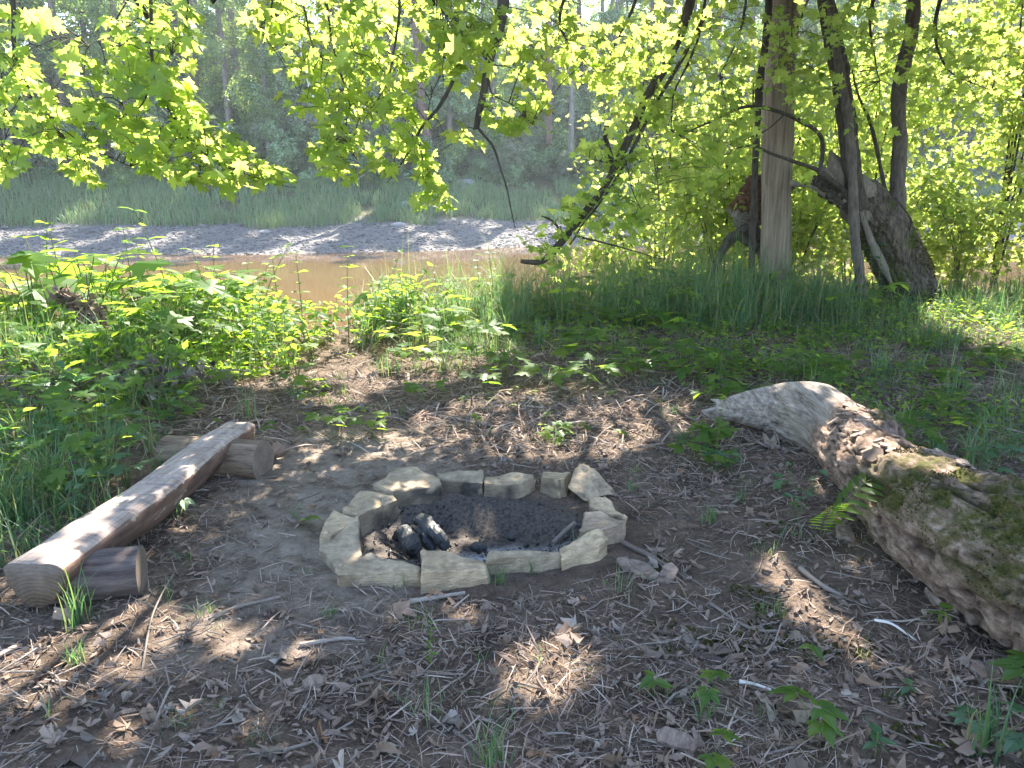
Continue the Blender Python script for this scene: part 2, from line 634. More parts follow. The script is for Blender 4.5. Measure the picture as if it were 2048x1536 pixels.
def gz_far(x, y):
    s = shore_s(x, y)
    p = np.stack([x, y, np.zeros_like(x)], -1)
    z = WATER_Z + np.where(s < 0, .18 * s, 0) + .9 * sstep(-1, 7, s) + 1.9 * sstep(5.5, 14, s) + .27 * np.clip(s - 13, 0, 55)
    return z + .12 * fbm(p * .4, 3, 4) * sstep(0, 4, s) + .6 * fbm(p * .06, 2, 8) * sstep(12, 30, s)


def grid(xs, ys, fz):
    X, Y = np.meshgrid(xs, ys)
    V = np.stack([X, Y, fz(X, Y)], -1).reshape(-1, 3)
    nx, ny = len(xs), len(ys)
    i = (np.arange(ny - 1)[:, None] * nx + np.arange(nx - 1)[None]).ravel()
    return V, np.stack([i, i + 1, i + nx + 1, i + nx], -1)


def attr(me, name, v):
    a = me.attributes.new(name, 'FLOAT', 'POINT')
    a.data.foreach_set('value', np.asarray(v, np.float32))


def mud_mask(x, y):
    a = np.hypot((x + .95) / .75, (y - 4.3) / 1.1)
    b = np.hypot((x + .9) / .5, (y - 3.1) / .8)
    return np.clip(sstep(1.25, .6, a) + .8 * sstep(1.25, .6, b), 0, 1)


xs = np.unique(np.round(np.concatenate([np.linspace(-150, -12, 30), np.linspace(-12, -3.4, 70), np.linspace(-3.4, 3.4, 240), np.linspace(3.4, 14, 80), np.linspace(14, 150, 30)]), 4))
ys = np.unique(np.round(np.concatenate([np.linspace(-25, 1.4, 20), np.linspace(1.4, 6.2, 180), np.linspace(6.2, 15, 110), np.linspace(15, 30, 12)]), 4))
V, F = grid(xs, ys, lambda x, y: gz(x, y, True))
me = mesh_from('forest_floor', V, F, M['ground'], True)
rr = pit_r(V[:, 0], V[:, 1])
attr(me, 'mud', mud_mask(V[:, 0], V[:, 1]))
attr(me, 'char', sstep(1.15, .75, rr) * .88)
attr(me, 'ash', sstep(.95, .35, np.hypot((V[:, 0] + .02) / .40, (V[:, 1] - 3.32) / .22)))
tag(link('forest_floor', me), kind='structure')

xs = np.unique(np.concatenate([np.linspace(-150, -40, 30), np.linspace(-40, 45, 200), np.linspace(45, 150, 30)]))
ys = np.unique(np.concatenate([np.linspace(20, 60, 130), np.linspace(60, 175, 50)]))
V, F = grid(xs, ys, gz_far)
V[:, 2] -= np.where(V[:, 1] < 29, 2.5, 0)
me = mesh_from('far_bank', V, F, M['farground'], True)
sh = shore_s(V[:, 0], V[:, 1])
attr(me, 'shore', sstep(8.2, 6.6, sh + .5 * np.sin(V[:, 0] * .9)))
tag(link('far_bank', me), kind='structure')

V, F = grid(np.linspace(-150, 150, 31), np.linspace(8, 60, 14), lambda x, y: np.full_like(x, WATER_Z))
tag(link('river_water', mesh_from('river_water', V, F, M['water'], True)), kind='structure')

# pebbles of the gravel bar
def ico(sub=1):
    bm = bmesh.new()
    bmesh.ops.create_icosphere(bm, subdivisions=sub, radius=1)
    V = np.array([v.co[:] for v in bm.verts])
    F = np.array([[v.index for v in f.verts] for f in bm.faces])
    bm.free()
    return V, F


IV1, IF1 = ico(1)
IV2, IF2 = ico(2)
IV3, IF3 = ico(3)
n = 16000
x = rng.uniform(-32, 30, n)
s_ = rng.uniform(-.3, 6.8, n) 
y = s_ + 39.5 + .28 * np.clip(x, -45, 60) + 1.1 * np.sin(x * .21) + .4 * np.sin(x * .73 + 1)
z = gz_far(x, y)
sc = rng.gamma(2.0, .022, n) + .02
xd = np.stack([np.cos(x * 99), np.sin(x * 99), 0 * x], -1)
TV = IV1 * [1, .75, .45] * (1 + .18 * vnoise(IV1 * 2.3, 3))[:, None]
V, F = scat(TV, IF1, np.stack([x, y, z + sc * .1], -1), xd, np.tile([0, 0, 1.], (n, 1)) + rng.normal(0, .15, (n, 3)), sc)
tag(link('gravel', mesh_from('gravel', V, F, M['pebble'])), 'grey gravel bar along the far edge of the river', None, None, 'stuff')

# ------------------------------------------------------------------ fire ring of sandstones
def rough_block(outline_top, outline_bot, seed, noise_amp=.013, cuts=2, bev=.006):
    """a broken stone: upper and lower outlines (k,3) joined, edges knocked off, faces uneven"""
    bm = bmesh.new()
    t = [bm.verts.new(p) for p in outline_top]
    b = [bm.verts.new(p) for p in outline_bot]
    k = len(t)
    bm.faces.new(t)
    bm.faces.new(b[::-1])
    for i in range(k):
        j = (i + 1) % k
        bm.faces.new((t[j], t[i], b[i], b[j]))
    bmesh.ops.recalc_face_normals(bm, faces=bm.faces)
    bmesh.ops.bevel(bm, geom=list(bm.edges), offset=bev, segments=1, affect='EDGES', profile=.6)
    bmesh.ops.triangulate(bm, faces=bm.faces)
    for _ in range(cuts):
        es = [e for e in bm.edges if e.calc_length() > .03]
        bmesh.ops.subdivide_edges(bm, edges=es, cuts=1, use_grid_fill=False)
        bmesh.ops.triangulate(bm, faces=bm.faces)
    bm.normal_update()
    co = np.array([v.co[:] for v in bm.verts])
    no = np.array([v.normal[:] for v in bm.verts])
    d = fbm(co * 11, 3, seed) * noise_amp + fbm(co * [40, 40, 70], 2, seed + 9) * noise_amp * .45
    co = co + no * d[:, None]
    F = np.array([[v.index for v in f.verts] for f in bm.faces])
    bm.free()
    return co, F


STONES = [
    # outline of the top in the photograph, top height, thickness below, label
    ([(672, 1134), (713, 1106), (747, 1105), (795, 1119), (841, 1133), (838, 1141), (760, 1140), (676, 1143)], .095, 'long wedge shaped sandstone at the near left of the fire ring'),
    ([(846, 1107), (884, 1104), (969, 1107), (973, 1124), (920, 1138), (841, 1145)], .105, 'blocky sandstone nearest the camera in the fire ring'),
    ([(974, 1107), (1035, 1101), (1121, 1088), (1126, 1097), (1050, 1111), (980, 1117)], .10, 'long thin upright sandstone slab, dark fronted, right of the nearest block'),
    ([(1116, 1088), (1158, 1072), (1198, 1062), (1208, 1074), (1203, 1086), (1124, 1105)], .10, 'pale sloping sandstone in the near right of the fire ring'),
    ([(1160, 1044), (1169, 1016), (1198, 1013), (1243, 1038), (1240, 1048), (1204, 1058), (1165, 1052)], .12, 'chunky pale sandstone at the right end of the fire ring'),
    ([(1181, 992), (1208, 989), (1240, 1018), (1243, 1032), (1215, 1022), (1182, 1008)], .115, 'flat pale sandstone behind the chunky one at the right end'),
    None,
    ([(1077, 934), (1112, 930), (1147, 936), (1134, 958), (1118, 963), (1080, 950)], .115, 'squarish sandstone just left of the tilted pointed stone'),
    ([(973, 949), (1022, 947), (1075, 947), (1046, 963), (1010, 968), (968, 965)], .11, 'grey brown sandstone at the middle of the far side'),
    ([(870, 938), (920, 937), (969, 942), (966, 961), (925, 958), (884, 951)], .115, 'reddish sandstone at the far side with scorched inner face'),
    ([(744, 970), (791, 939), (836, 933), (880, 948), (883, 961), (822, 972), (785, 978)], .12, 'broad pale sandstone slab at the far left of the fire ring'),
    ([(676, 1017), (716, 978), (771, 974), (788, 988), (755, 1010), (722, 1030)], .12, 'angular pale sandstone on the left side of the fire ring'),
    ([(646, 1042), (670, 1017), (713, 1036), (718, 1041), (668, 1062), (645, 1060)], .11, 'squat brown sandstone at the left end of the fire ring'),
    ([(638, 1092), (668, 1070), (718, 1040), (724, 1072), (727, 1103), (676, 1128)], .09, 'triangular pale sandstone at the left end leaning on the squat one'),
]
STONE_GROUP = 'sandstones ringing the fire pit'


def soot_attr(me, loc):
    n = len(me.vertices)
    co = np.zeros(n * 3)
    nn = np.zeros(n * 3)
    me.vertices.foreach_get('co', co)
    me.vertices.foreach_get('normal', nn)
    co = co.reshape(-1, 3) + loc
    nn = nn.reshape(-1, 3)
    to = PIT[None] - co[:, :2]
    to /= np.linalg.norm(to, axis=1, keepdims=True)
    k = np.clip((to * nn[:, :2]).sum(1) * 1.9 - .35, 0, 1) * np.clip(1.0 + .9 * fbm(co * 9, 2, 3), .2, 1)
    attr(me, 'soot', k)


for k, st in enumerate(STONES):
    if st is None:
        # the pointed slab that leans outward, built from its leaning face
        face = np.array([PD(1160, 927, 3.98), PD(1184, 940, 3.96), PD(1228, 990, 3.86), PD(1182, 996, 3.80), PD(1172, 1006, 3.77), PD(1132, 974, 3.84), PD(1143, 950, 3.92)])
        back = face + np.array([.035, .085, -.035])
        label = 'tall pointed sandstone tilted up at the far right of the fire ring'
        c = face.mean(0)
        loc = np.array([c[0], c[1], 0])
        V, F = rough_block(face - loc, back - loc, k * 7 + 1)
    else:
        out, zt, label = st
        zt *= .84
        o = np.array(out, float)
        top = P(o[:, 0], o[:, 1], zt)
        c = top[:, :2].mean(0)
        loc = np.array([c[0], c[1], 0.0])
        t = (top - loc) * [.98, .98, .9]
        t[:, :2] += rng.normal(0, .010, t[:, :2].shape)
        t[:, 2] += .012 * vnoise(top * 9, k)
        away = (c - PIT) / np.linalg.norm(c - PIT)
        t[:, 2] += (t[:, :2] @ away) * rng.uniform(-.22, .12) + (t[:, 0] * away[1] - t[:, 1] * away[0]) * rng.uniform(-.12, .12)
        b = t * [1.06, 1.06, 0]
        b[:, 2] = -.06
        V, F = rough_block(t, b, k * 7 + 1)
    me = mesh_from('fire_ring_stone', V, F, M['stone'])
    soot_attr(me, loc)
    o = link('fire_ring_stone', me, loc=loc)
    tag(o, label, 'stone', STONE_GROUP)


def charred(pts, rad, label, seed):
    p = np.array(pts, float)
    o0 = p.mean(0)
    V, FL = tube(crv(p - o0, 22), np.interp(np.linspace(0, 1, 22), np.linspace(0, 1, len(rad)), rad), 14, .35, seed, 20)
    # alligator cracks: a cut-up surface
    V = V + .006 * fbm(V * 60, 2, seed + 3)[:, None] * norm(V - V.mean(0))
    o = link('charred_log', mesh_from('charred_log', V, FL, M['char']), loc=o0)
    tag(o, label, 'charred log', 'burnt wood in the fire pit')


a = lambda px, py, z: P(px, py, z)
charred([a(838, 1112, -.03), a(822, 1085, .03), a(806, 1062, .03)], [.028, .040, .03], 'thick charred log end at the left inside the fire pit', 4)
charred([a(893, 1100, -.03), a(872, 1070, .03), a(850, 1045, .05), a(832, 1040, .03)], [.025, .034, .036, .018], 'charred split log leaning beside the thick one in the pit', 8)
charred([a(866, 1104, -.05), a(850, 1078, .0), a(838, 1058, .02)], [.022, .032, .024], 'short black log lying between the two charred logs', 15)
charred([a(790, 1078, -.06), a(806, 1066, -.03), a(826, 1058, -.02)], [.015, .03, .02], 'small flat piece of charred wood at the left of the logs', 12)
charred([a(945, 1098, -.07), a(958, 1094, -.05), a(970, 1098, -.07)], [.015, .022, .012], 'small lump of charcoal behind the nearest stone', 6)
charred([a(1018, 1076, -.08), a(1024, 1074, -.07), a(1029, 1077, -.08)], [.012, .018, .01], 'round bit of charcoal in the pale ash', 7)
st = tube(crv([a(1108, 1085, -.05), a(1128, 1065, .0), a(1150, 1045, .06)], 10), np.linspace(.014, .009, 10), 7, .3, 2)
tag(link('burnt_stick', mesh_from('burnt_stick', *st, M['twig'])), 'grey half burnt stick leaning on the right side of the pit', 'stick')

# ------------------------------------------------------------------ log bench at the left
def bench():
    A = P(68, 1133, .235)
    B = P(476, 845, .235)
    A[2] = B[2] = 0
    d = B - A
    L = np.linalg.norm(d)
    ang = math.atan2(d[1], d[0])
    root = thing('log_bench', 'low bench of a split log resting on two short round logs', 'bench', tuple(A), rotz=ang)
    n = 260
    u = np.linspace(0, L, n)
    w = np.interp(u / L, [0, .18, .42, .62, .8, 1], [.116, .112, .108, .105, .102, .095])   # half width
    wob = .012 * np.sin(u * 5.2 + .6)
    top = .24 + .006 * vnoise(np.stack([u * 5, u * 0, u * 0], -1), 2)
    cuts = [(.28, .012), (.455, .014), (.50, .016), (.60, .008), (.745, .012), (.79, .014), (.865, .02), (.88, .016), (.93, .01)]
    cutd = np.zeros(n)
    for c, dp in cuts:
        cutd += dp * np.exp(-((u / L - c) / .0045) ** 2)
    # profile, from left edge over the sawn top to the right edge, then round the bark side
    m1, m2 = 15, 19
    V = np.zeros((n, m1 + m2, 3))
    s = np.linspace(1, -1, m1)
    for j in range(m1):
        V[:, j, 0] = u
        V[:, j, 1] = s[j] * w + wob
        skew = .5 + .5 * vnoise(np.stack([u * 14, u * 0 + s[j] * 3, u * 0], -1), 3)
        V[:, j, 2] = top - cutd * (.35 + .65 * skew) - .02 * abs(s[j]) ** 7 + .0025 * vnoise(np.stack([u * 9, u * 0 + s[j] * 26, u * 0], -1), 6)
    th = np.linspace(0, -math.pi, m2 + 2)[1:-1]
    for j, t in enumerate(th):
        V[:, m1 + j, 0] = u
        r = 1 + .05 * fbm(np.stack([u * 4, np.full(n, math.cos(t) * 1.2), np.full(n, math.sin(t) * 1.2)], -1), 3, 5)
        V[:, m1 + j, 1] = -math.cos(t) * w * r * 1.02 + wob
        V[:, m1 + j, 2] = top - .012 + math.sin(t) * .168 * r
    m = m1 + m2
    V = V.reshape(-1, 3)
    i = np.arange(n - 1)[:, None] * m
    j = np.arange(m)[None]
    j2 = (j + 1) % m
    F = np.stack([i + j, i + m + j, i + m + j2, i + j2], -1).reshape(-1, 4)
    mi = np.tile(np.where(np.arange(m) < m1 - 1, 0, 1), n - 1)
    V = np.vstack([V, V[:m].mean(0), V[-m:].mean(0)])
    k = np.arange(m)
    k2 = (k + 1) % m
    c0 = np.stack([np.full(m, n * m), k, k2], -1)
    c1 = np.stack([np.full(m, n * m + 1), (n - 1) * m + k2, (n - 1) * m + k], -1)
    me = mesh_from('seat', V, [F, np.vstack([c0, c1])], [M['sawn'], M['redbark'], M['end']], True, np.concatenate([mi, np.full(2 * m, 2)]))
    link('seat', me, root)
    return root, A, ang


root, A, ang = bench()


def support(p0, p1, r, seed, barkmat):
    """a short round log under the seat, in the bench's own frame"""
    inv = Matrix.Rotation(-ang, 4, 'Z') @ Matrix.Translation(-Vector(A))
    q0, q1 = inv @ Vector(p0), inv @ Vector(p1)
    d = q1 - q0
    L = d.length
    k = 30
    V, FL = tube(np.stack([np.linspace(0, L, k), np.zeros(k), np.zeros(k)], -1), np.linspace(r * .96, r, k), 40, .04, seed, 5, cap=False)
    me = mesh_from('support_log', V, FL, barkmat, True)
    rot = Vector((1, 0, 0)).rotation_difference(d.normalized()).to_matrix().to_4x4()
    o = link('support_log', me, root, mat=Matrix.Translation(q0) @ rot)
    for x, s in ((L, 1), (0, -1)):
        k = 40
        rr = np.linspace(0, 1, 8)
        ring = V[-40:] if s > 0 else V[:40]
        P_ = np.vstack([[x + .004 * s, 0, 0]] + [np.stack([np.full(40, x + .004 * s * (1 - q ** 6)), ring[:, 1] * q, ring[:, 2] * q], -1) for q in rr[1:]])
        j = np.arange(40)
        j2 = (j + 1) % 40
        T = [np.stack([np.zeros(40, int), 1 + j, 1 + j2], -1)[:, ::s]]
        Q = [np.stack([1 + a_ * 40 + j, 1 + a_ * 40 + 40 + j, 1 + a_ * 40 + 40 + j2, 1 + a_ * 40 + j2], -1)[:, ::s] for a_ in range(6)]
        link('cut_end', mesh_from('cut_end', P_, [np.vstack(T), np.vstack(Q)], M['end'], True), o)


M['supbark'] = bark_mat('support_bark', (.07, .045, .03), (.30, .22, .155), (1.2, 9, 9), .006)
M['supbark2'] = bark_mat('support_bark_dark', (.035, .026, .024), (.15, .12, .11), (1.2, 9, 9), .006)
support(P(60, 1165, .10), P(284, 1141, .10), .105, 3, M['supbark2'])
support(P(334, 908, .10), P(527, 922, .105), .118, 5, M['supbark'])

# ------------------------------------------------------------------ fallen log at the right
def fallen_log():
    key = np.array([  # x, y, z, radius
        [1.42, 5.18, .125, .045], [1.54, 5.13, .145, .09], [1.69, 5.07, .16, .135], [1.85, 4.99, .165, .18], [1.965, 4.80, .165, .21], [1.985, 4.5, .16, .205],
        [1.94, 4.2, .16, .20], [1.90, 3.9, .17, .20], [1.87, 3.55, .18, .225], [1.88, 3.15, .20, .27], [1.92, 2.75, .22, .30],
        [2.00, 2.35, .24, .33], [2.12, 1.95, .26, .34], [2.35, 1.2, .28, .34], [2.6, .4, .28, .33]])
    n, m = 560, 130
    K = crv(key, n)
    o0 = np.array([2.0, 3.0, 0])
    T = norm(np.gradient(K[:, :3], axis=0))
    side = norm(np.cross(T, [0, 0, 1]))
    up = np.cross(side, T)
    a_ = np.linspace(0, 2 * math.pi, m, endpoint=False)
    D = side[:, None] * np.cos(a_)[None, :, None] + up[:, None] * np.sin(a_)[None, :, None]
    base = K[:, None, :3] + D * K[:, None, 3:4]
    ca, sa = np.cos(a_)[None], np.sin(a_)[None]
    v = np.linspace(0, 1, n)[:, None]
    ln = np.concatenate([[0], np.cumsum(np.linalg.norm(np.diff(K[:, :3], axis=0), axis=1))])[:, None]
    cyl = np.stack([ca * 1.0 + 0 * ln, sa * 1.0 + 0 * ln, ln + 0 * ca], -1)
    barkm = sstep(.35, .41, v + .05 * fbm(cyl * [2, 2, 3], 2, 24))                # bark begins a third of the way along
    lump = .13 * fbm(cyl * [1.2, 1.2, 1.6], 3, 21)
    crack = np.abs(fbm(cyl * [4.5, 4.5, 3.2], 3, 23))
    plate = fbm(cyl * [3.0, 3.0, 4.0], 2, 29)
    lump = lump + barkm * (.05 * sstep(-.1, .12, plate) - .11 * sstep(.11, .0, crack) + .05 * fbm(cyl * [13, 13, 10], 3, 25) - .16 * sstep(.55, .8, fbm(cyl * [2.2, 2.2, 3], 2, 34)))
    groove = (1 - barkm) * (.05 * fbm(cyl * [7, 7, .9] + fbm(cyl * 1.5, 2, 26)[..., None] * .6, 3, 27) - .06 * sstep(.06, 0, np.abs(fbm(cyl * [3, 3, .5], 2, 30))))
    # knobs on the camera side near the broken crown
    kn = .5 * np.exp(-(((v - .435) / .022) ** 2 + ((ca + .75) / .4) ** 2)) * (sa > -.4) + .35 * np.exp(-(((v - .485) / .018) ** 2 + ((ca + .6) / .35) ** 2)) * (sa > -.2) - .30 * np.exp(-(((v - .46) / .014) ** 2 + ((ca + .9) / .5) ** 2))
    R = K[:, None, 3] * (1 + lump + groove + kn)
    V = K[:, None, :3] + D * R[..., None]
    V[..., 2] = np.maximum(V[..., 2], -.05 + .02 * fbm(V * 5, 2, 3))
    moss = sstep(.53, .66, v + .05 * fbm(base * 2.2, 2, 31)) * (.55 + .45 * sstep(-.2, .6, sa)) * sstep(-.25, .35, fbm(base * 2.4, 3, 32) + .25 * sa)
    moss = np.maximum(moss, .9 * np.exp(-(((v - .45) / .03) ** 2)) * sstep(.2, -.6, ca) * sstep(-.5, .1, sa))
    moss = moss * (1 - .9 * np.exp(-((v - .53) / .05) ** 2) * sstep(-.2, .5, ca))
    i = np.arange(n - 1)[:, None] * m
    j = np.arange(m)[None]
    j2 = (j + 1) % m
    F = np.stack([i + j, i + j2, i + m + j2, i + m + j], -1).reshape(-1, 4)
    VV = V.reshape(-1, 3) - o0
    VV = np.vstack([VV, VV[:m].mean(0) + [0, -.03, .02]])
    k = np.arange(m)
    cap = np.stack([np.full(m, n * m), (k + 1) % m, k], -1)
    me = mesh_from('fallen_log', VV, [F, cap], M['log'], True)
    attr(me, 'bare', np.append((1 - barkm + 0 * ca).ravel(), 1))
    attr(me, 'moss', np.append((moss + 0 * ca).ravel(), 0))
    attr(me, 'crack_dark', np.append((barkm * np.clip(sstep(.16, .0, crack) + sstep(.5, .8, fbm(cyl * [2.2, 2.2, 3], 2, 34)), 0, 1) + 0 * ca).ravel(), 0))
    root = thing('fallen_log', 'big mossy fallen log with a bare grey forked end, lying at the right', 'log', tuple(o0))
    link('trunk', me, root)
    acc = Acc()
    for q in range(12):
        p0 = np.array([1.46 + .02 * rng.normal(), 5.16 + .02 * rng.normal(), .125 + .03 * rng.normal()])
        p1 = p0 + [-rng.uniform(.05, .13), rng.uniform(.0, .05), rng.normal(0, .02)]
        acc.addl(*tube(np.array([p0, (p0 + p1) / 2, p1]) - o0, [.026, .018, .003], 6, .2, q, 20))
    me = acc.mesh('splinters', M['log'])
    attr(me, 'bare', np.ones(len(me.vertices)))
    link('splinters', me, root)
    # flakes of bark standing off the trunk
    Vr = V
    nrm = norm(Vr - K[:, None, :3])
    cand = np.argwhere((barkm > .7) & (sa > -.75) & (ca < .75))
    wgt = np.gradient(ln[:, 0])[cand[:, 0]] * K[cand[:, 0], 3]
    pick = cand[rng.choice(len(cand), 900, p=wgt / wgt.sum())]
    pos = Vr[pick[:, 0], pick[:, 1]]
    nn = nrm[pick[:, 0], pick[:, 1]]
    keep = (moss + 0 * ca)[pick[:, 0], pick[:, 1]] < .6
    pos, nn = pos[keep], nn[keep]
    fv = np.array([[-.5, -.32, 0], [-.1, -.5, .02], [.5, -.2, .05], [.42, .35, .03], [-.2, .5, 0], [-.55, .2, -.02]])
    fv = np.vstack([fv, fv - [0, 0, .14]])
    ff = [[0, 1, 2], [0, 2, 3], [0, 3, 4], [0, 4, 5]] + [[b, a_, a_ + 6] for a_, b in ((0, 1), (1, 2), (2, 3), (3, 4), (4, 5), (5, 0))] + [[b, a_ + 6, b + 6] for a_, b in ((0, 1), (1, 2), (2, 3), (3, 4), (4, 5), (5, 0))]
    tdir = T[pick[keep][:, 0]]
    fs = rng.gamma(3, .009, len(pos)) + .012
    V3, F3 = scat(fv, np.array(ff), pos - o0 + nn * .004, tdir + rng.normal(0, .2, pos.shape), nn + rng.normal(0, .15, nn.shape), fs * 1.3)
    f = link('bark', mesh_from('bark', V3, F3, M['barkflake']), root)
    tag(f, kind='stuff')
    # moss cushions: tiny upright tufts
    cand = np.argwhere((moss + 0 * ca) > .42)
    pick = cand[rng.choice(len(cand), 26000)]
    pos = Vr[pick[:, 0], pick[:, 1]] + rng.normal(0, .005, (26000, 3))
    clump = fbm(pos * 7, 3, 51)
    keep = clump > -.05
    pos = pos[keep]
    nn = nrm[pick[keep][:, 0], pick[keep][:, 1]]
    pos = pos - nn * .004
    mv = np.array([[-.5, 0, 0], [.5, 0, 0], [0, .35, 0], [0, -.35, 0], [0, 0, 1.0]])
    mf = np.array([[0, 1, 4], [2, 3, 4]])
    V4, F4 = scat(mv, mf, pos - o0, rng.normal(0, 1, pos.shape), nn + rng.normal(0, .5, nn.shape), rng.uniform(.004, .012, len(pos)))
    tag(link('moss', mesh_from('moss', V4, F4, M['moss']), root), kind='stuff')
    return V, nrm


LOGV, LOGN = fallen_log()

# ------------------------------------------------------------------ leaf shapes
def mirror_fan(half, centre, fold, droop):
    h = np.array(half, float)
    o = np.vstack([h, (h[1:-1] * [1, -1])[::-1]])
    V = np.vstack([[centre, 0, 0], np.c_[o, np.zeros(len(o))]])
    V[:, 2] = fold * np.abs(V[:, 1]) - droop * V[:, 0] ** 2
    k = len(o)
    i = np.arange(k)
    F = np.stack([np.zeros(k, int), 1 + (i + 1) % k, 1 + i], -1)
    return V, F


MAPLE_HALF = [(0, 0), (-.13, .16), (-.12, .38), (.07, .25), (.16, .47), (.26, .44), (.42, .62), (.44, .40), (.38, .17), (.68, .30), (.72, .13), (1, 0)]
MAPLE_LO = [(0, 0), (-.12, .38), (.07, .25), (.42, .62), (.38, .17), (.68, .30), (1, 0)]
MAPLE = [mirror_fan(MAPLE_HALF, .28, f, d) for f, d in ((-.16, .10), (.12, .22), (-.30, .05), (.05, .35))]
MAPLEL = mirror_fan(MAPLE_LO, .28, -.2, .15)
OVATE = mirror_fan([(0, 0), (.12, .17), (.32, .27), (.55, .23), (.8, .10), (1, 0)], .35, .18, .22)
OVATE2 = mirror_fan([(0, 0), (.08, .16), (.2, .25), (.26, .22), (.38, .30), (.44, .25), (.56, .26), (.62, .19), (.76, .16), (.82, .08), (1, 0)], .35, .12, .3)
LANCE = mirror_fan([(0, 0), (.2, .06), (.5, .075), (.8, .04), (1, 0)], .4, .3, .35)
LEAF4 = mirror_fan([(0, 0), (.35, .26), (1, 0)], .35, .15, .15)


def join(parts):
    Vs, Fs, n = [], [], 0
    for V, F in parts:
        Vs.append(V)
        Fs.append(F + n)
        n += len(V)
    return np.vstack(Vs), np.vstack(Fs)


def rz(V, a):
    c, s = math.cos(a), math.sin(a)
    return V @ np.array([[c, s, 0], [-s, c, 0], [0, 0, 1]])


PALM5 = join([(rz(OVATE2[0] * k + [.05, 0, 0], a_), OVATE2[1]) for a_, k in ((0, 1), (.95, .86), (-.95, .86), (1.95, .6), (-1.95, .6))])
SPRAY = join([(rz(LEAF4[0] * k + [dx, 0, .05 * q], a_) + [ox, 0, 0], LEAF4[1]) for q, (a_, k, dx, ox) in enumerate(((0, .5, .1, .5), (.9, .5, .05, .3), (-.9, .5, .05, .35), (1.2, .45, .05, 0), (-1.2, .45, .05, .05)))])

# lit places: gaps are cut in the unseen crown so the sun reaches these
LIT = []


def lit(px, py, r, z=0.0, d=None):
    LIT.append((*(PD(px, py, d) if d else P(px, py, z)), r))


for q in [(60, 1330, .17), (160, 1300, .16), (260, 1270, .16), (360, 1260, .13), (450, 1290, .10), (30, 1400, .14), (180, 1370, .08), (240, 1480, .05),
          (1040, 1330, .10), (1100, 1320, .10), (1030, 1380, .11), (1100, 1395, .12), (1150, 1350, .075), (1130, 1300, .04),
          (480, 1330, .06), (720, 1390, .05), (930, 1240, .05), (600, 1330, .05), (520, 1480, .05), (1600, 1370, .06),
          (1300, 1150, .06), (1340, 1165, .05), (1560, 1120, .09), (1600, 1190, .12), (1650, 1240, .10), (1600, 1240, .08), (1830, 1380, .05), (1700, 1330, .05),
          (700, 790, .22), (640, 800, .16), (775, 765, .18), (850, 735, .2), (730, 830, .07), (930, 715, .18), (690, 860, .06), (980, 760, .07), (640, 870, .06),
          (640, 720, .14), (670, 750, .10), (900, 770, .06), (880, 910, .07), (1000, 915, .07), (620, 930, .09), (560, 1000, .07), (760, 905, .06)]:
    lit(*q)
lit(950, 1085, .055, -.1)
lit(1010, 1075, .06, -.1)
lit(900, 1075, .05, .03)
for q in [(90, 1110, .10, .24), (130, 1075, .09, .24), (180, 1040, .06, .24), (240, 1010, .07, .24), (300, 960, .05, .24), (420, 880, .06, .24), (460, 850, .05, .24),
          (700, 1115, .06, .1), (900, 1115, .05, .1), (1200, 1030, .05, .1), (1160, 960, .05, .1), (690, 1070, .06, .1), (800, 950, .05, .1), (1030, 955, .05, .1),
          (1660, 790, .20, .3), (1700, 840, .20, .33), (1740, 880, .20, .33), (1800, 920, .18, .38), (1860, 960, .16, .4), (1920, 975, .10, .42), (1740, 940, .12, .3), (1600, 810, .08, .28), (1540, 810, .07, .2), (1690, 950, .06, .35)]:
    lit(q[0], q[1], q[2], q[3])
# lit foliage: the left boughs, parts of the middle, the plants on the left bank, the right side
for px, py in [(60, 60), (40, 160), (100, 240), (190, 260), (260, 120), (230, 70), (150, 130), (300, 200), (360, 240), (300, 300), (400, 290), (450, 320), (500, 345), (400, 350), (540, 360), (330, 330), (170, 340), (20, 320), (370, 180), (240, 290)]:
    lit(px, py, .42, d=5.0)
for px, py in [(700, 40), (730, 90), (690, 170), (670, 270), (720, 310), (760, 330), (860, 400), (700, 230), (660, 320), (1060, 60)]:
    lit(px, py, .28, d=6.0)
for px, py in [(1110, 60), (1180, 110), (1260, 110), (1140, 160), (1300, 60), (1240, 50), (1340, 150), (1230, 170)]:
    lit(px, py, .5, d=8.0)
for x in np.arange(-6.6, -.2, .55):
    for y in np.arange(6.3, 10.6, .6):
        if y > 7.3 or x < -3.6:
            LIT.append((x, y, .6, .46))
for px, py, d in [(820, 690, 7.6), (900, 650, 8.2), (880, 690, 7.6), (960, 660, 8), (720, 690, 7.6), (1000, 700, 7.4), (170, 850, 5), (20, 860, 5)]:
    lit(px, py, .22, d=d)
for x in np.arange(6.2, 12, .8):
    for y in np.arange(9.5, 15, .9):
        for z in (1.0, 2.4, 3.8):
            LIT.append((x, y, z, .55))
LITA = np.array(LIT)


def shades_lit(q):
    """True where a point would cut the sun off from one of the lit places"""
    bad = np.zeros(len(q), bool)
    for t in LITA:
        w = q - t[:3]
        h = w @ S
        d2 = (w ** 2).sum(1) - h ** 2
        bad |= (h > .25) & (d2 < (t[3] + .055) ** 2)
    return bad


def leaf_dirs(n, up=.75, spread=.55):
    nd = norm(np.array([.1, .25, up]) + rng.normal(0, spread, (n, 3)))
    a_ = rng.uniform(0, 2 * math.pi, n)
    xd = np.stack([np.cos(a_), np.sin(a_), np.full(n, -.65)], -1)
    return xd, nd


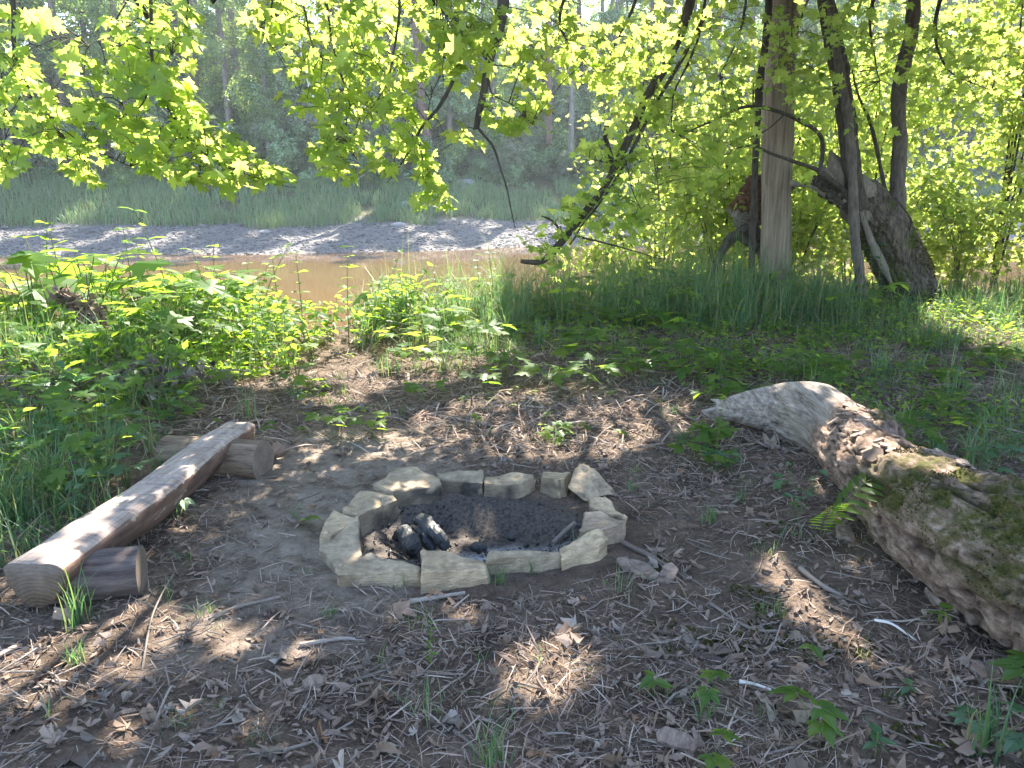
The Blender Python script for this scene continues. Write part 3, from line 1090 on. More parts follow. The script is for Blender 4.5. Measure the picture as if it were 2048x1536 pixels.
# ------------------------------------------------------------------ the maples whose boughs hang into the view
def bough(acc, pts, n=26, sides=8):
    """pts: pixel x, pixel y, distance, radius"""
    k = np.array(pts, float)
    p = np.c_[PD(k[:, 0], k[:, 1], k[:, 2]), k[:, 3]]
    c = crv(p, n)
    c[:, :3] += .012 * np.stack([vnoise(c[:, :3] * 5, s_) for s_ in (1, 2, 3)], -1)
    V, FL = tube(c[:, :3], np.maximum(c[:, 3], .0015), sides, .15, 3, 12)
    acc.addl(V, FL)
    return c[:, :3]


def capsule(pts, rpx, depth, n, dj=.35):
    """leaf positions round a line seen in the photograph, at its real distance and with real depth"""
    k = np.array(pts, float)
    seg = np.linalg.norm(np.diff(k, axis=0), axis=1)
    t = np.concatenate([[0], np.cumsum(seg)])
    s_ = rng.uniform(0, t[-1], n)
    x = np.interp(s_, t, k[:, 0])
    y = np.interp(s_, t, k[:, 1])
    r = rpx * np.sqrt(rng.uniform(0, 1, n))
    a_ = rng.uniform(0, 2 * math.pi, n)
    return PD(x + r * np.cos(a_), y + r * np.sin(a_) * .85, depth + rng.normal(0, dj, n))


def maple(name, label, trunk, boughs, caps, size, nsep=300, group=None, hi=1.0):
    base = trunk[0][:3]
    root = thing(name, label, 'maple tree', tuple(base), group)
    off = np.array(base, float)
    acc = Acc()
    tr = crv(np.array(trunk, float), 30)
    V, FL = tube(tr[:, :3], tr[:, 3], 20, .12, 5, 3)
    acc.addl(V, FL)
    link('trunk', acc.mesh('trunk', M['bark'], True, off), root)
    acc = Acc()
    ends = []
    top = tr[-6:, :3]
    for b in boughs:
        c = bough(acc, b)
        ends.append(c)
    # each bough springs from the trunk above the picture
    for b, c in zip(boughs, ends):
        if b[0][1] < 0:
            s_ = tr[rng.integers(16, 29), :3]
            mid = (s_ * .45 + c[0] * .55) + [0, 0, .9]
            q = crv(np.array([s_, mid, c[0] + (c[0] - c[1]) * .4, c[0]]), 20)
            V, FL = tube(q, np.linspace(max(.05, b[0][3] * 1.6), b[0][3], 20), 8, .1, 4)
            acc.addl(V, FL)
    pos = np.vstack([capsule(*c_) for c_ in caps])
    allc = np.vstack(ends)
    # twigs: clumps of leaves strung back to the nearest bough
    order = np.argsort(pos[:, 0] * 1.0 + rng.normal(0, .02, len(pos)))
    pos = pos[order]
    left = np.arange(len(pos))
    used = np.zeros(len(pos), bool)
    for i in rng.permutation(len(pos)):
        if used[i]:
            continue
        d = ((pos - pos[i]) ** 2).sum(1)
        d[used] = 9
        grp = np.argsort(d)[:7]
        grp = grp[d[grp] < .16]
        used[grp] = True
        used[i] = True
        cen = pos[grp].mean(0)
        da = ((allc - cen) ** 2).sum(1)
        j = np.argmin(da)
        if da[j] < .9:
            q = crv(np.array([allc[j], (allc[j] + cen) / 2 + [0, 0, .05], cen]), 7)
            V, FL = tube(q, np.linspace(.0045, .002, 7), 4, cap=False)
            acc.addl(V, FL)
        for g in grp[::2]:
            V, FL = tube(np.array([cen, (cen + pos[g]) / 2 + [0, 0, .02], pos[g]]), [.002, .0016, .0012], 3, cap=False)
            acc.addl(V, FL)
    link('branches', acc.mesh('branches', M['bark'], True, off), root)
    xd, nd = leaf_dirs(len(pos), .8, .5)
    sc = size * rng.uniform(.7, 1.25, len(pos))
    # nearest leaves are leaves of their own
    dist = np.linalg.norm(pos - [0, 0, EYE], axis=1) / sc
    order = np.argsort(dist)
    meshes = [mesh_from('leaf', v, f, M['maple']) for v, f in MAPLE]
    for q in order[:nsep]:
        link('leaf', meshes[q % 4], root, mat=basis(pos[q] - off, xd[q], nd[q], sc[q]))
    rest = order[nsep:]
    return root, off, pos[rest], xd[rest], nd[rest], sc[rest]


def finish_leaves(root, off, sets, name='leaves', mat='maple'):
    acc = Acc()
    for (TV, TF), pos, xd, nd, sc in sets:
        if len(pos):
            acc.add(*scat(TV, TF, pos, xd, nd, sc))
    o = link(name, acc.mesh(name, M[mat], False, off), root)
    tag(o, kind='stuff')


def overhead(n, xr, yr, thick, dens=.0, zmin=0):
    """unseen crown leaves above the picture, shaped to shade the ground"""
    x = rng.uniform(*xr, n)
    y = rng.uniform(*yr, n)
    lim = np.maximum(EYE + .262 * np.abs(y) + .35, 3.9) + zmin
    z = lim + rng.uniform(0, thick, n)
    p = np.stack([x, y, z], -1)
    keep = fbm(p * .8, 3, 77) > -.62 + dens
    p = p[keep]
    p = p[~shades_lit(p)]  # unseen leaves cut away to shape the sun patches below
    xd, nd = leaf_dirs(len(p), .9, .45)
    return MAPLE[1] if False else MAPLEL, p, xd, nd, rng.uniform(.15, .25, len(p))


D1 = 5.0
left_boughs = [
    [(25, -80, D1, .017), (25, 30, D1, .015), (30, 90, D1, .013), (55, 170, D1, .011), (90, 235, D1, .009), (150, 290, D1, .006), (210, 310, D1, .004), (260, 330, D1, .003)],
    [(300, -80, D1, .013), (303, 60, D1, .011), (310, 150, D1, .010), (335, 210, D1, .009), (370, 270, D1, .007), (430, 320, D1, .005), (500, 350, D1, .004), (560, 372, D1, .003), (592, 378, D1, .002)],
    [(262, -10, D1 + .3, .005), (220, 60, D1 + .2, .004), (178, 92, D1, .002)],
    [(310, 150, D1, .006), (285, 210, D1, .005), (240, 240, D1, .004), (200, 265, D1, .002)],
    [(90, 235, D1, .005), (140, 240, D1, .004), (200, 245, D1, .002)],
    [(-20, -60, D1 + .4, .012), (-5, 100, D1 + .3, .008), (8, 220, D1 + .2, .005), (14, 330, D1, .003)],
    [(380, -60, D1 + .3, .010), (372, 40, D1 + .2, .006), (345, 110, D1, .003)],
    [(150, 290, D1, .004), (165, 330, D1, .003), (172, 370, D1, .002)],
]
left_caps = [
    ([(40, 35), (95, 45)], 34, D1, 26), ([(5, 60), (30, 120), (70, 200), (125, 255)], 36, D1, 60),
    ([(225, 40), (255, 100), (290, 130)], 36, D1, 30), ([(290, 130), (345, 180), (385, 235), (435, 285), (495, 325), (545, 352)], 42, D1, 150),
    ([(125, 95), (165, 165)], 26, D1, 20), ([(215, 135), (240, 175)], 34, D1, 22), ([(130, 205), (200, 230), (265, 262), (330, 285), (405, 315)], 44, D1, 110),
    ([(265, 305), (335, 340), (400, 348), (480, 362)], 24, D1, 60), ([(155, 320), (178, 360)], 28, D1, 22),
    ([(0, 235), (60, 245)], 24, D1, 18), ([(5, 290), (18, 345)], 32, D1, 26), ([(320, 10), (360, 50), (375, 110)], 44, D1 + .2, 50), ([(535, 345), (555, 352)], 18, D1, 8),
    ([(290, 20), (300, 110), (310, 200)], 34, D1, 36), ([(60, 240), (110, 280), (190, 300)], 30, D1, 36), ([(-10, 150), (5, 230)], 20, D1 + .1, 16)]
r_, off_, p_, x_, n_, s_ = maple('maple_tree', 'maple with sunlit yellow green boughs hanging in at the top left', [(-6.5, .5, -.1, .24), (-6.4, .6, 2, .2), (-6.0, 1.2, 4, .18), (-5.2, 2.2, 6, .14), (-4.4, 3.2, 7.2, .09)], left_boughs, [(c_[0], c_[1], c_[2], int(c_[3] * 1.4), .24) for c_ in left_caps], .096)
finish_leaves(r_, off_, [(MAPLE[0], p_, x_, n_, s_)])
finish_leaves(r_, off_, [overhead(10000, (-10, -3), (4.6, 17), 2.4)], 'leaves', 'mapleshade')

D2 = 6.0
mid_boughs = [
    [(648, -80, D2, .010), (655, 40, D2, .009), (668, 100, D2, .008), (685, 160, D2, .006), (700, 215, D2, .004)],
    [(802, -80, D2, .011), (797, 40, D2, .010), (785, 120, D2, .008), (766, 180, D2, .006), (730, 235, D2, .003)],
    [(1015, -80, D2, .05), (1003, 30, D2, .042), (985, 100, D2, .034), (970, 180, D2, .030), (953, 250, D2, .024), (953, 254, D2, .02)],
    [(953, 250, D2, .012), (985, 290, D2, .009), (1003, 340, D2, .008), (1018, 400, D2, .006), (1031, 455, D2, .003)],
    [(905, 163, D2, .014), (885, 200, D2, .013), (850, 250, D2, .011), (815, 310, D2, .008), (775, 368, D2, .003)],
    [(862, -60, D2 + .3, .014), (885, 20, D2 + .2, .010), (915, 45, D2, .008), (955, 68, D2, .004)],
    [(978, 150, D2, .008), (985, 190, D2, .006), (1025, 215, D2, .004), (1075, 262, D2, .002)],
    [(885, 20, D2, .007), (888, 90, D2, .005), (882, 140, D2, .004), (860, 190, D2, .003), (850, 250, D2, .002)],
    [(600, -60, D2 + .3, .010), (610, 40, D2, .007), (640, 110, D2, .004), (690, 120, D2, .003)],
    [(560, -60, D2 + .5, .010), (540, 20, D2 + .4, .006), (520, 60, D2 + .4, .003)],
    [(700, 210, D2, .005), (690, 270, D2, .004), (720, 330, D2, .002)], [(840, 300, D2, .005), (848, 340, D2, .004), (855, 395, D2, .002)],
    [(1150, -70, D2 + 1.6, .02), (1120, 40, D2 + 1.8, .014), (1150, 100, D2 + 2, .008), (1190, 150, D2 + 2, .004)],
    [(1300, -70, D2 + 2, .02), (1260, 30, D2 + 2, .014), (1230, 90, D2 + 2, .008), (1200, 160, D2 + 2, .004)],
]
mid_caps = [
    ([(515, 5), (640, 40), (760, 30), (880, 30), (1000, 40)], 60, D2 + .4, 185, .6), ([(580, 100), (660, 150), (720, 130)], 55, D2 + .3, 90, .5),
    ([(690, 10), (720, 110), (700, 190), (680, 255), (690, 310), (745, 335)], 48, D2, 190), ([(640, 290), (680, 345)], 30, D2, 40),
    ([(740, 225), (795, 205), (830, 245)], 36, D2, 44), ([(800, 275), (860, 315)], 34, D2, 34), ([(770, 330), (800, 345)], 20, D2, 8), ([(845, 325), (858, 375)], 24, D2, 22),
    ([(835, 402), (890, 395)], 18, D2, 20), ([(850, 380), (880, 370)], 20, D2, 10), ([(880, 60), (960, 95), (1010, 60), (1065, 80)], 50, D2 + .2, 130, .5),
    ([(980, 195), (1020, 245), (1085, 235)], 40, D2, 45), ([(900, 215), (930, 300)], 40, D2 + .4, 10),
    ([(1080, 20), (1150, 80), (1230, 90), (1310, 60)], 58, D2 + 2, 190, .7), ([(1110, 130), (1200, 145), (1290, 130)], 40, D2 + 2, 100, .6), ([(1180, 165), (1230, 170)], 30, D2 + 2, 24),
    ([(500, 40), (560, 30), (600, 70)], 45, D2 + .6, 60, .5), ([(840, 120), (930, 150)], 45, D2 + .5, 50, .5), ([(760, 110), (800, 160), (790, 230)], 40, D2 + .3, 50, .4),
    ([(1020, 120), (1080, 150), (1060, 200)], 40, D2 + .8, 40, .5), ([(600, 180), (640, 230)], 40, D2 + .4, 26, .4)]
r_, off_, p_, x_, n_, s_ = maple('maple_tree', 'maple with green boughs in the top middle and a thick bare drooping branch', [(-1.8, -3.2, 0, .3), (-1.7, -3, 2.2, .27), (-1.2, -2.0, 4.4, .24), (-.5, 0, 6.6, .18), (.1, 3, 8.2, .12)], mid_boughs, [(*c_[:3], int(c_[3] * 1.15), *c_[4:]) for c_ in mid_caps], .10)
finish_leaves(r_, off_, [(MAPLE[3], p_, x_, n_, s_)])
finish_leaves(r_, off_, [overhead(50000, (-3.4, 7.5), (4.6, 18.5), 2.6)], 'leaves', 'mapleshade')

D3 = 9.0
right_boughs = [
    [(1400, -80, D3, .055), (1372, 35, D3, .05), (1337, 118, D3, .047), (1300, 180, D3, .045), (1273, 240, D3, .043), (1245, 300, D3, .042), (1215, 360, D3, .042), (1188, 400, D3, .042), (1150, 450, D3, .044), (1115, 495, D3, .04), (1090, 520, D3, .036), (1070, 527, D3, .032), (1042, 523, D3, .024)],
    [(1412, 30, D3, .02), (1362, 120, D3, .022), (1320, 190, D3, .02), (1290, 245, D3, .02), (1262, 300, D3, .018), (1228, 362, D3, .016), (1180, 430, D3, .012), (1140, 490, D3, .008)],
    [(1128, 470, D3, .018), (1108, 445, D3, .014), (1082, 432, D3, .008)], [(1150, 470, D3, .014), (1200, 485, D3, .012), (1262, 500, D3, .008), (1330, 520, D3, .004)],
    [(1215, 250, D3, .028), (1213, 275, D3, .028), (1222, 330, D3, .028), (1215, 362, D3, .026)],
    [(1420, -60, D3 + .3, .02), (1395, 80, D3 + .2, .014), (1350, 180, D3 + .1, .01), (1340, 260, D3, .005)],
    [(1500, -60, D3 + .5, .02), (1480, 60, D3 + .4, .012), (1440, 150, D3 + .3, .006)], [(1640, -60, D3 + .6, .02), (1600, 40, D3 + .5, .01), (1560, 120, D3 + .3, .005)],
    [(1245, 300, D3, .008), (1262, 370, D3, .006), (1290, 430, D3, .004), (1330, 480, D3, .002)], [(1270, 240, D3, .007), (1310, 330, D3, .005), (1320, 420, D3, .003)],
    [(1900, -60, D3 + 1, .03), (1870, 60, D3 + 1, .02), (1900, 140, D3 + 1, .01), (1980, 180, D3 + 1, .005)], [(1760, -60, D3 + 1, .03), (1740, 60, D3 + 1, .016), (1760, 160, D3 + 1, .006)],
    [(1230, 330, D3, .006), (1180, 320, D3, .004), (1150, 345, D3, .002)],
]
right_caps = [
    ([(1375, 30), (1320, 130), (1270, 240), (1210, 350), (1150, 440), (1090, 500)], 48, D3, 230, .4), ([(1240, 290), (1280, 360), (1260, 440), (1200, 470)], 55, D3 + .3, 130, .5),
    ([(1170, 300), (1225, 320)], 28, D3, 30), ([(1110, 420), (1170, 410)], 28, D3, 30), ([(1050, 470), (1110, 530)], 26, D3, 26), ([(1220, 410), (1290, 450)], 40, D3, 40),
    ([(1350, 40), (1500, 50), (1650, 60), (1760, 30)], 75, D3 + .4, 230, .7), ([(1400, 170), (1480, 230), (1460, 300), (1350, 320)], 55, D3 + .2, 150, .5),
    ([(1600, 170), (1660, 240)], 55, D3 + 1.2, 70, .4), ([(1420, 130), (1560, 140), (1680, 130)], 55, D3 + .5, 130, .6), ([(1330, 320), (1400, 365), (1440, 310)], 42, D3 + .4, 70, .4),
    ([(1590, 330), (1640, 400)], 34, D3 + 2.6, 40, .3), ([(1780, 90), (1900, 110), (2040, 90)], 75, D3 + .8, 200, .6), ([(1840, 190), (1960, 215), (2040, 180)], 45, D3 + .8, 70, .5),
    ([(1700, 200), (1760, 300)], 50, D3 + 2, 60, .5), ([(1290, 200), (1360, 240)], 40, D3 + .3, 50, .4)]
r_, off_, p_, x_, n_, s_ = maple('maple_tree', 'maple whose long dark bough droops to the ground right of the middle', [(5.2, 1.0, 0, .3), (5.1, 1.4, 2.5, .26), (4.8, 2.6, 5, .22), (4.3, 5, 7, .16), (3.6, 7.5, 7.6, .1)], right_boughs, right_caps, .118)
finish_leaves(r_, off_, [(MAPLE[1], p_, x_, n_, s_)])
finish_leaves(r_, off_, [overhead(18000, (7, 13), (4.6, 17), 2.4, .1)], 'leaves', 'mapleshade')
del p_, x_, n_

# ------------------------------------------------------------------ trunks on the bank at the right
def trunk_thing(name, label, cat, pts, mat, sides=28, n=60, rough=.12, seed=1, freq=3.0, group=None, part='trunk', ridge=0.0):
    k = np.array(pts, float)
    p = np.c_[PD(k[:, 0], k[:, 1], k[:, 2]), k[:, 3]]
    c = crv(p, n)
    base = c[0, :3].copy()
    V, FL = tube(c[:, :3] - base, c[:, 3], sides, rough, seed, freq, ridge=ridge)
    root = thing(name, label, cat, tuple(base), group)
    link(part, mesh_from(part, V, FL, mat, True), root)
    return root, base, c


dP = 11.3
root, base, c_ = trunk_thing('bare_trunk', 'tall standing dead trunk stripped of its bark, pale and smooth', 'dead tree', [(1550, 650, dP, .30), (1550, 600, dP, .25), (1551, 520, dP, .222), (1552, 400, dP, .21), (1556, 270, dP, .205), (1560, 140, dP, .205), (1570, 20, dP, .20), (1578, -120, dP, .19), (1590, -300, dP, .16)], M['peeled'], 48, 140, .10, 3, 1.6)
V, FL = tube(crv(np.array([PD(1575, 366, dP - .1), PD(1590, 368, dP - .15), PD(1605, 372, dP - .15), PD(1618, 374, dP - .15)]), 10) - base, np.linspace(.06, .006, 10), 10, .3, 5)
link('branch_stub', mesh_from('branch_stub', V, FL, M['pale'], True), root)
trunk_thing('sapling', 'thin dark crooked trunk just left of the pale bare trunk', 'tree', [(1504, 640, 11.0, .05), (1504, 520, 11.0, .046), (1507, 440, 11.0, .046), (1510, 340, 11.0, .044), (1515, 250, 11.0, .042), (1520, 160, 11.0, .05), (1534, 60, 11.0, .05), (1540, -60, 11.0, .045)], M['bark'], 14, 60, .2, 8, 6)

# broken stump behind the bare trunk
def stump():
    d = 11.75
    base = PD(1500, 560, d)
    root = thing('broken_stump', 'broken rotten stump with orange wood and arching dark roots, behind the bare trunk', 'stump', tuple(base))
    f = np.array([PD(1468, 412, d), PD(1476, 400, d), PD(1492, 378, d), PD(1512, 352, d - .1), PD(1540, 345, d), PD(1572, 350, d), PD(1588, 372, d), PD(1578, 400, d), PD(1545, 440, d), PD(1510, 450, d), PD(1490, 440, d)])
    V, F = rough_block(f - base, f - base + np.array([.05, .42, -.02]), 5, .05, 3, .03)
    link('rotten_wood', mesh_from('rotten_wood', V, F, M['rot']), root)
    f = np.array([PD(1459, 418, d - .05), PD(1500, 428, d - .05), PD(1520, 452, d - .05), PD(1508, 470, d - .05), PD(1478, 452, d - .05), PD(1466, 432, d - .05)])
    V, F = rough_block(f - base, f - base + np.array([.04, .34, 0]), 9, .05, 3, .02)
    link('splintered_wood', mesh_from('splintered_wood', V, F, M['palegrey']), root)
    for pts in ([(1510, 455, d, .10), (1490, 462, d, .11), (1465, 475, d, .09), (1445, 500, d, .07), (1430, 535, d, .055), (1425, 590, d, .05)],
                [(1500, 460, d, .12), (1520, 480, d, .11), (1530, 505, d, .10), (1536, 540, d, .10), (1538, 600, d, .1)],
                [(1475, 468, d - .1, .05), (1500, 488, d - .1, .05), (1522, 500, d - .1, .05), (1530, 560, d, .05)]):
        k = np.array(pts)
        c = crv(np.c_[PD(k[:, 0], k[:, 1], k[:, 2]), k[:, 3]], 30)
        V, FL = tube(c[:, :3] - base, c[:, 3], 14, .4, 6, 7)
        link('root', mesh_from('root', V, FL, M['bark'], True), root)


stump()

dM = 10.9
root, base, c_ = trunk_thing('leaning_tree', 'thick leaning mossy trunk, broken off at a pale splintered top', 'tree', [(1856, 690, dM, .44), (1846, 640, dM, .40), (1828, 590, dM, .365), (1798, 520, dM, .34), (1765, 455, dM, .33), (1735, 410, dM, .30), (1714, 384, dM, .25)], M['mossbark'], 120, 260, .10, 12, 3, ridge=.11)


def on_lean(name, pts, mat, sides=14, n=40, rough=.15, freq=6, seed=3):
    k = np.array(pts, float)
    c = crv(np.c_[PD(k[:, 0], k[:, 1], k[:, 2]), k[:, 3]], n)
    V, FL = tube(c[:, :3] - base, c[:, 3], sides, rough, seed, freq)
    return link(name, mesh_from(name, V, FL, mat, True), root)


on_lean('broken_core', [(1750, 450, dM, .22), (1722, 412, dM, .27), (1700, 380, dM - .05, .24), (1682, 350, dM - .05, .16), (1670, 325, dM - .05, .09), (1660, 302, dM - .05, .02)], M['palegrey'], 48, 60, .22, 5, 9)
# broken top: long splinters drawn out to points
acc = Acc()
for k in range(34):
    a0 = rng.uniform(-1, 1)
    x0, y0 = 1700 + a0 * 36, 415 + a0 * 26
    tipx, tipy = 1664 + a0 * 38 + rng.normal(0, 7), 318 + abs(a0 + .35) * 75 + rng.normal(0, 12)
    dd = dM - .28 + rng.uniform(0, .45)
    p = PD(np.array([x0, (x0 + tipx) / 2 + 3, tipx]), np.array([y0, (y0 + tipy) / 2, tipy]), np.array([dd, dd, dd + .03]))
    V, FL = tube(crv(p, 10) - base, np.array([.075, .075, .072, .068, .062, .054, .045, .034, .02, .004]), 7, .3, k, 8)
    acc.addl(V, FL)
link('broken_top', acc.mesh('broken_top', M['palegrey']), root)
f = np.array([PD(1640, 352, dM - .3), PD(1662, 360, dM - .35), PD(1690, 385, dM - .36), PD(1706, 420, dM - .36), PD(1690, 418, dM - .36), PD(1668, 402, dM - .36), PD(1644, 385, dM - .3), PD(1634, 368, dM - .3)])
V, F = rough_block(f - base, f - base + np.array([.02, .3, .02]), 31, .05, 3, .02)
link('torn_bark', mesh_from('torn_bark', V, F, M['bark']), root)
on_lean('bare_strip', [(1722, 425, dM - .24, .02), (1733, 455, dM - .25, .045), (1749, 495, dM - .25, .055), (1770, 540, dM - .24, .05), (1784, 572, dM - .22, .02)], M['palegrey'], 16, 40, .25)
on_lean('shoot', [(1716, 420, dM - .2, .14), (1708, 380, dM - .2, .13), (1702, 320, dM - .2, .125), (1692, 250, dM - .2, .12), (1682, 160, dM - .2, .115), (1662, 60, dM - .2, .11), (1642, -60, dM - .2, .10), (1620, -220, dM, .08)], M['bark'], 20, 60, .18)
on_lean('shoot', [(1786, 450, dM - .1, .13), (1792, 420, dM - .1, .11), (1796, 350, dM - .1, .10), (1800, 275, dM - .1, .095), (1796, 205, dM - .1, .09), (1808, 130, dM - .1, .09), (1823, 60, dM - .1, .085), (1834, -60, dM, .08), (1850, -220, dM, .06)], M['barkgrey'], 18, 60)
on_lean('twig', [(1778, 420, dM, .03), (1760, 330, dM, .026), (1742, 250, dM, .022), (1715, 185, dM, .014), (1700, 120, dM, .008)], M['bark'], 8)
on_lean('twig', [(1790, 395, dM - .3, .015), (1810, 420, dM - .3, .013), (1822, 440, dM - .3, .012), (1820, 462, dM - .3, .006)], M['bark'], 6)
arch = [(1640, 345, dM - .5, 0.0306), (1645, 300, dM - .5, 0.0306), (1640, 270, dM - .55, 0.0286), (1612, 248, dM - .6, 0.0272), (1570, 228, dM - .6, 0.0245), (1520, 214, dM - .65, 0.0218), (1480, 216, dM - .7, 0.0190), (1430, 240, dM - .7, 0.0136), (1380, 262, dM - .7, 0.0095), (1335, 288, dM - .7, 0.0041)]
on_lean('branch', arch, M['bark'], 10, 60)
on_lean('branch', [(1690, 385, dM - .45, 0.0340), (1640, 343, dM - .5, 0.0286), (1590, 324, dM - .5, 0.0238), (1545, 308, dM - .55, 0.0190), (1505, 292, dM - .6, 0.0136), (1460, 300, dM - .6, 0.0054)], M['bark'], 10, 50)
on_lean('branch', [(1710, 425, dM - .5, 0.0238), (1690, 385, dM - .5, 0.0306), (1655, 355, dM - .5, 0.0306), (1635, 345, dM - .5, 0.0204)], M['bark'], 10, 30)
on_lean('twig', [(1570, 228, dM - .6, 0.0109), (1530, 262, dM - .6, 0.0088), (1480, 285, dM - .6, 0.0054), (1440, 330, dM - .6, 0.0027)], M['bark'], 6)
on_lean('twig', [(1500, 214, dM - .65, 0.0082), (1480, 200, dM - .65, 0.0068), (1478, 190, dM - .65, 0.0041)], M['bark'], 6)
on_lean('twig', [(1430, 240, dM - .7, 0.0054), (1422, 262, dM - .7, 0.0041), (1400, 290, dM - .7, 0.0020)], M['bark'], 6)
root2, b2, c2 = trunk_thing('sapling', 'slender dark stem crossing in front of the leaning mossy trunk', 'tree', [(1728, 660, 10.3, .075), (1724, 590, 10.3, .07), (1714, 510, 10.3, .066), (1708, 430, 10.3, .062), (1704, 340, 10.3, .058), (1697, 240, 10.3, .054), (1680, 140, 10.3, .05), (1664, 40, 10.3, .046), (1655, -80, 10.3, .04)], M['barkgrey'], 14, 60, .15, 4, 6)
# moss tufts on the leaning trunk
cc = c_
k = rng.integers(0, 190, 9000)
aa = rng.uniform(0, 2 * math.pi, 9000)
Tt = norm(np.gradient(cc[:, :3], axis=0))[k]
sd = norm(np.cross(Tt, [0, 1, 0]))
fw = np.cross(sd, Tt)
dn = sd * np.cos(aa)[:, None] + fw * np.sin(aa)[:, None]
pp = cc[k, :3] + dn * cc[k, 3:4] * 1.02
keep = (fbm(pp * 2.5, 3, 61) + .35 * np.abs(np.cos(aa)) > .12)
mv = np.array([[-.5, 0, 0], [.5, 0, 0], [0, .35, 0], [0, -.35, 0], [0, 0, 1.0]])
V, F = scat(mv, np.array([[0, 1, 4], [2, 3, 4]]), pp[keep] - base, rng.normal(0, 1, (keep.sum(), 3)), dn[keep] + rng.normal(0, .5, (keep.sum(), 3)), rng.uniform(.012, .035, keep.sum()))
tag(link('moss', mesh_from('moss', V, F, M['moss']), root), kind='stuff')

# ------------------------------------------------------------------ bushes and young trees on the near bank at the right
def bush(name, label, x, y, h, w, n, size, mat='bush', group=None, stems=5, zlow=.3, tmpl=None, seed=0, cat='bush'):
    b = np.array([x, y, float(gz(x, y)) - .05])
    root = thing(name, label, cat, tuple(b), group)
    acc = Acc()
    tips = []
    for k in range(stems):
        a_ = rng.uniform(0, 2 * math.pi)
        r = w * rng.uniform(.25, .9)
        e = np.array([math.cos(a_) * r, math.sin(a_) * r * .8, h * rng.uniform(.6, 1.0)])
        m_ = np.array([e[0] * .3, e[1] * .3, e[2] * .55])
        c = crv(np.array([[0, 0, 0], m_, e, e + [e[0] * .35, e[1] * .3, -h * .15]]), 16)
        V, FL = tube(c, np.linspace(.008 + .0022 * h, .004, 16), 7, .15, k)
        acc.addl(V, FL)
        tips.append(c[4:])
    link('stems', acc.mesh('stems', M['bark'], True), root)
    t = np.vstack(tips)
    # leaves hang in sprays along side twigs
    m = n // 9
    o = t[rng.integers(0, len(t), m)] + rng.normal(0, 1, (m, 3)) * [w * .33, w * .3, h * .13]
    pos = (o[:, None] + rng.normal(0, 1, (m, 9, 3)) * [.22, .2, .11] * max(size / .1, .8) * .8).reshape(-1, 3)
    pos = pos[(pos[:, 2] > zlow * h * .4)]
    xd, nd = leaf_dirs(len(pos), .7, .6)
    TV, TF = tmpl or MAPLEL
    V, F = scat(TV, TF, pos, xd, nd, size * rng.uniform(.65, 1.3, len(pos)))
    tag(link('leaves', mesh_from('leaves', V, F, M[mat]), root), kind='stuff')
    return root


BG = 'leafy bushes and young trees on the near river bank'
for args in [
    ('young_maple', 'young maple with glowing leaves behind the bare trunk', 3.6, 13.2, 3.2, 1.2, 3000, .105),
    ('young_maple', 'young maple filling the space between the bare trunk and the leaning tree', 4.7, 13.0, 2.6, 1.0, 2300, .10),
    ('young_maple', 'low young maple under the drooping bough at the water', 2.2, 13.0, 2.2, 1.0, 1700, .10),
    ('young_tree', 'tall bright yellow green young tree at the far right behind the leaning trunk', 8.4, 13.6, 7.0, 1.9, 8000, .105),
    ('young_tree', 'bright young tree at the right edge of the view', 11.0, 13.6, 6.5, 1.8, 7000, .105),
    ('young_tree', 'pale leaved young tree at the upper right between the two shoots', 6.6, 15.0, 6.8, 1.5, 5200, .11),
    ('young_tree', 'leafy young tree behind the top of the bare trunk', 4.6, 15.5, 7.0, 1.7, 4200, .11),
    ('young_tree', 'light green young tree left of the bare trunk, hanging over the water', 3.0, 15.5, 6.6, 1.2, 1700, .11),
    ('bush', 'dense sunlit bush behind the foot of the leaning mossy trunk, at the water', 7.6, 13.2, 2.0, 1.1, 2200, .10),
    ('bush', 'dense sunlit bush at the far right edge hanging over the water', 9.7, 13.0, 2.6, 1.2, 2800, .10),
    ('bush', 'sunlit bush low at the right edge in front of the water', 9.2, 11.6, 1.5, 1.2, 2200, .10),
]:
    bush(*args[:8], group=BG, stems=7, cat='bush' if args[0] == 'bush' else 'young tree')
# ------------------------------------------------------------------ small plants, one thing each
PROTO = {}
LM = {}


def lmesh(key, tmpl, mat):
    if (key, mat) not in LM:
        LM[key, mat] = mesh_from('leaf', tmpl[0], tmpl[1], M[mat])
    return LM[key, mat]


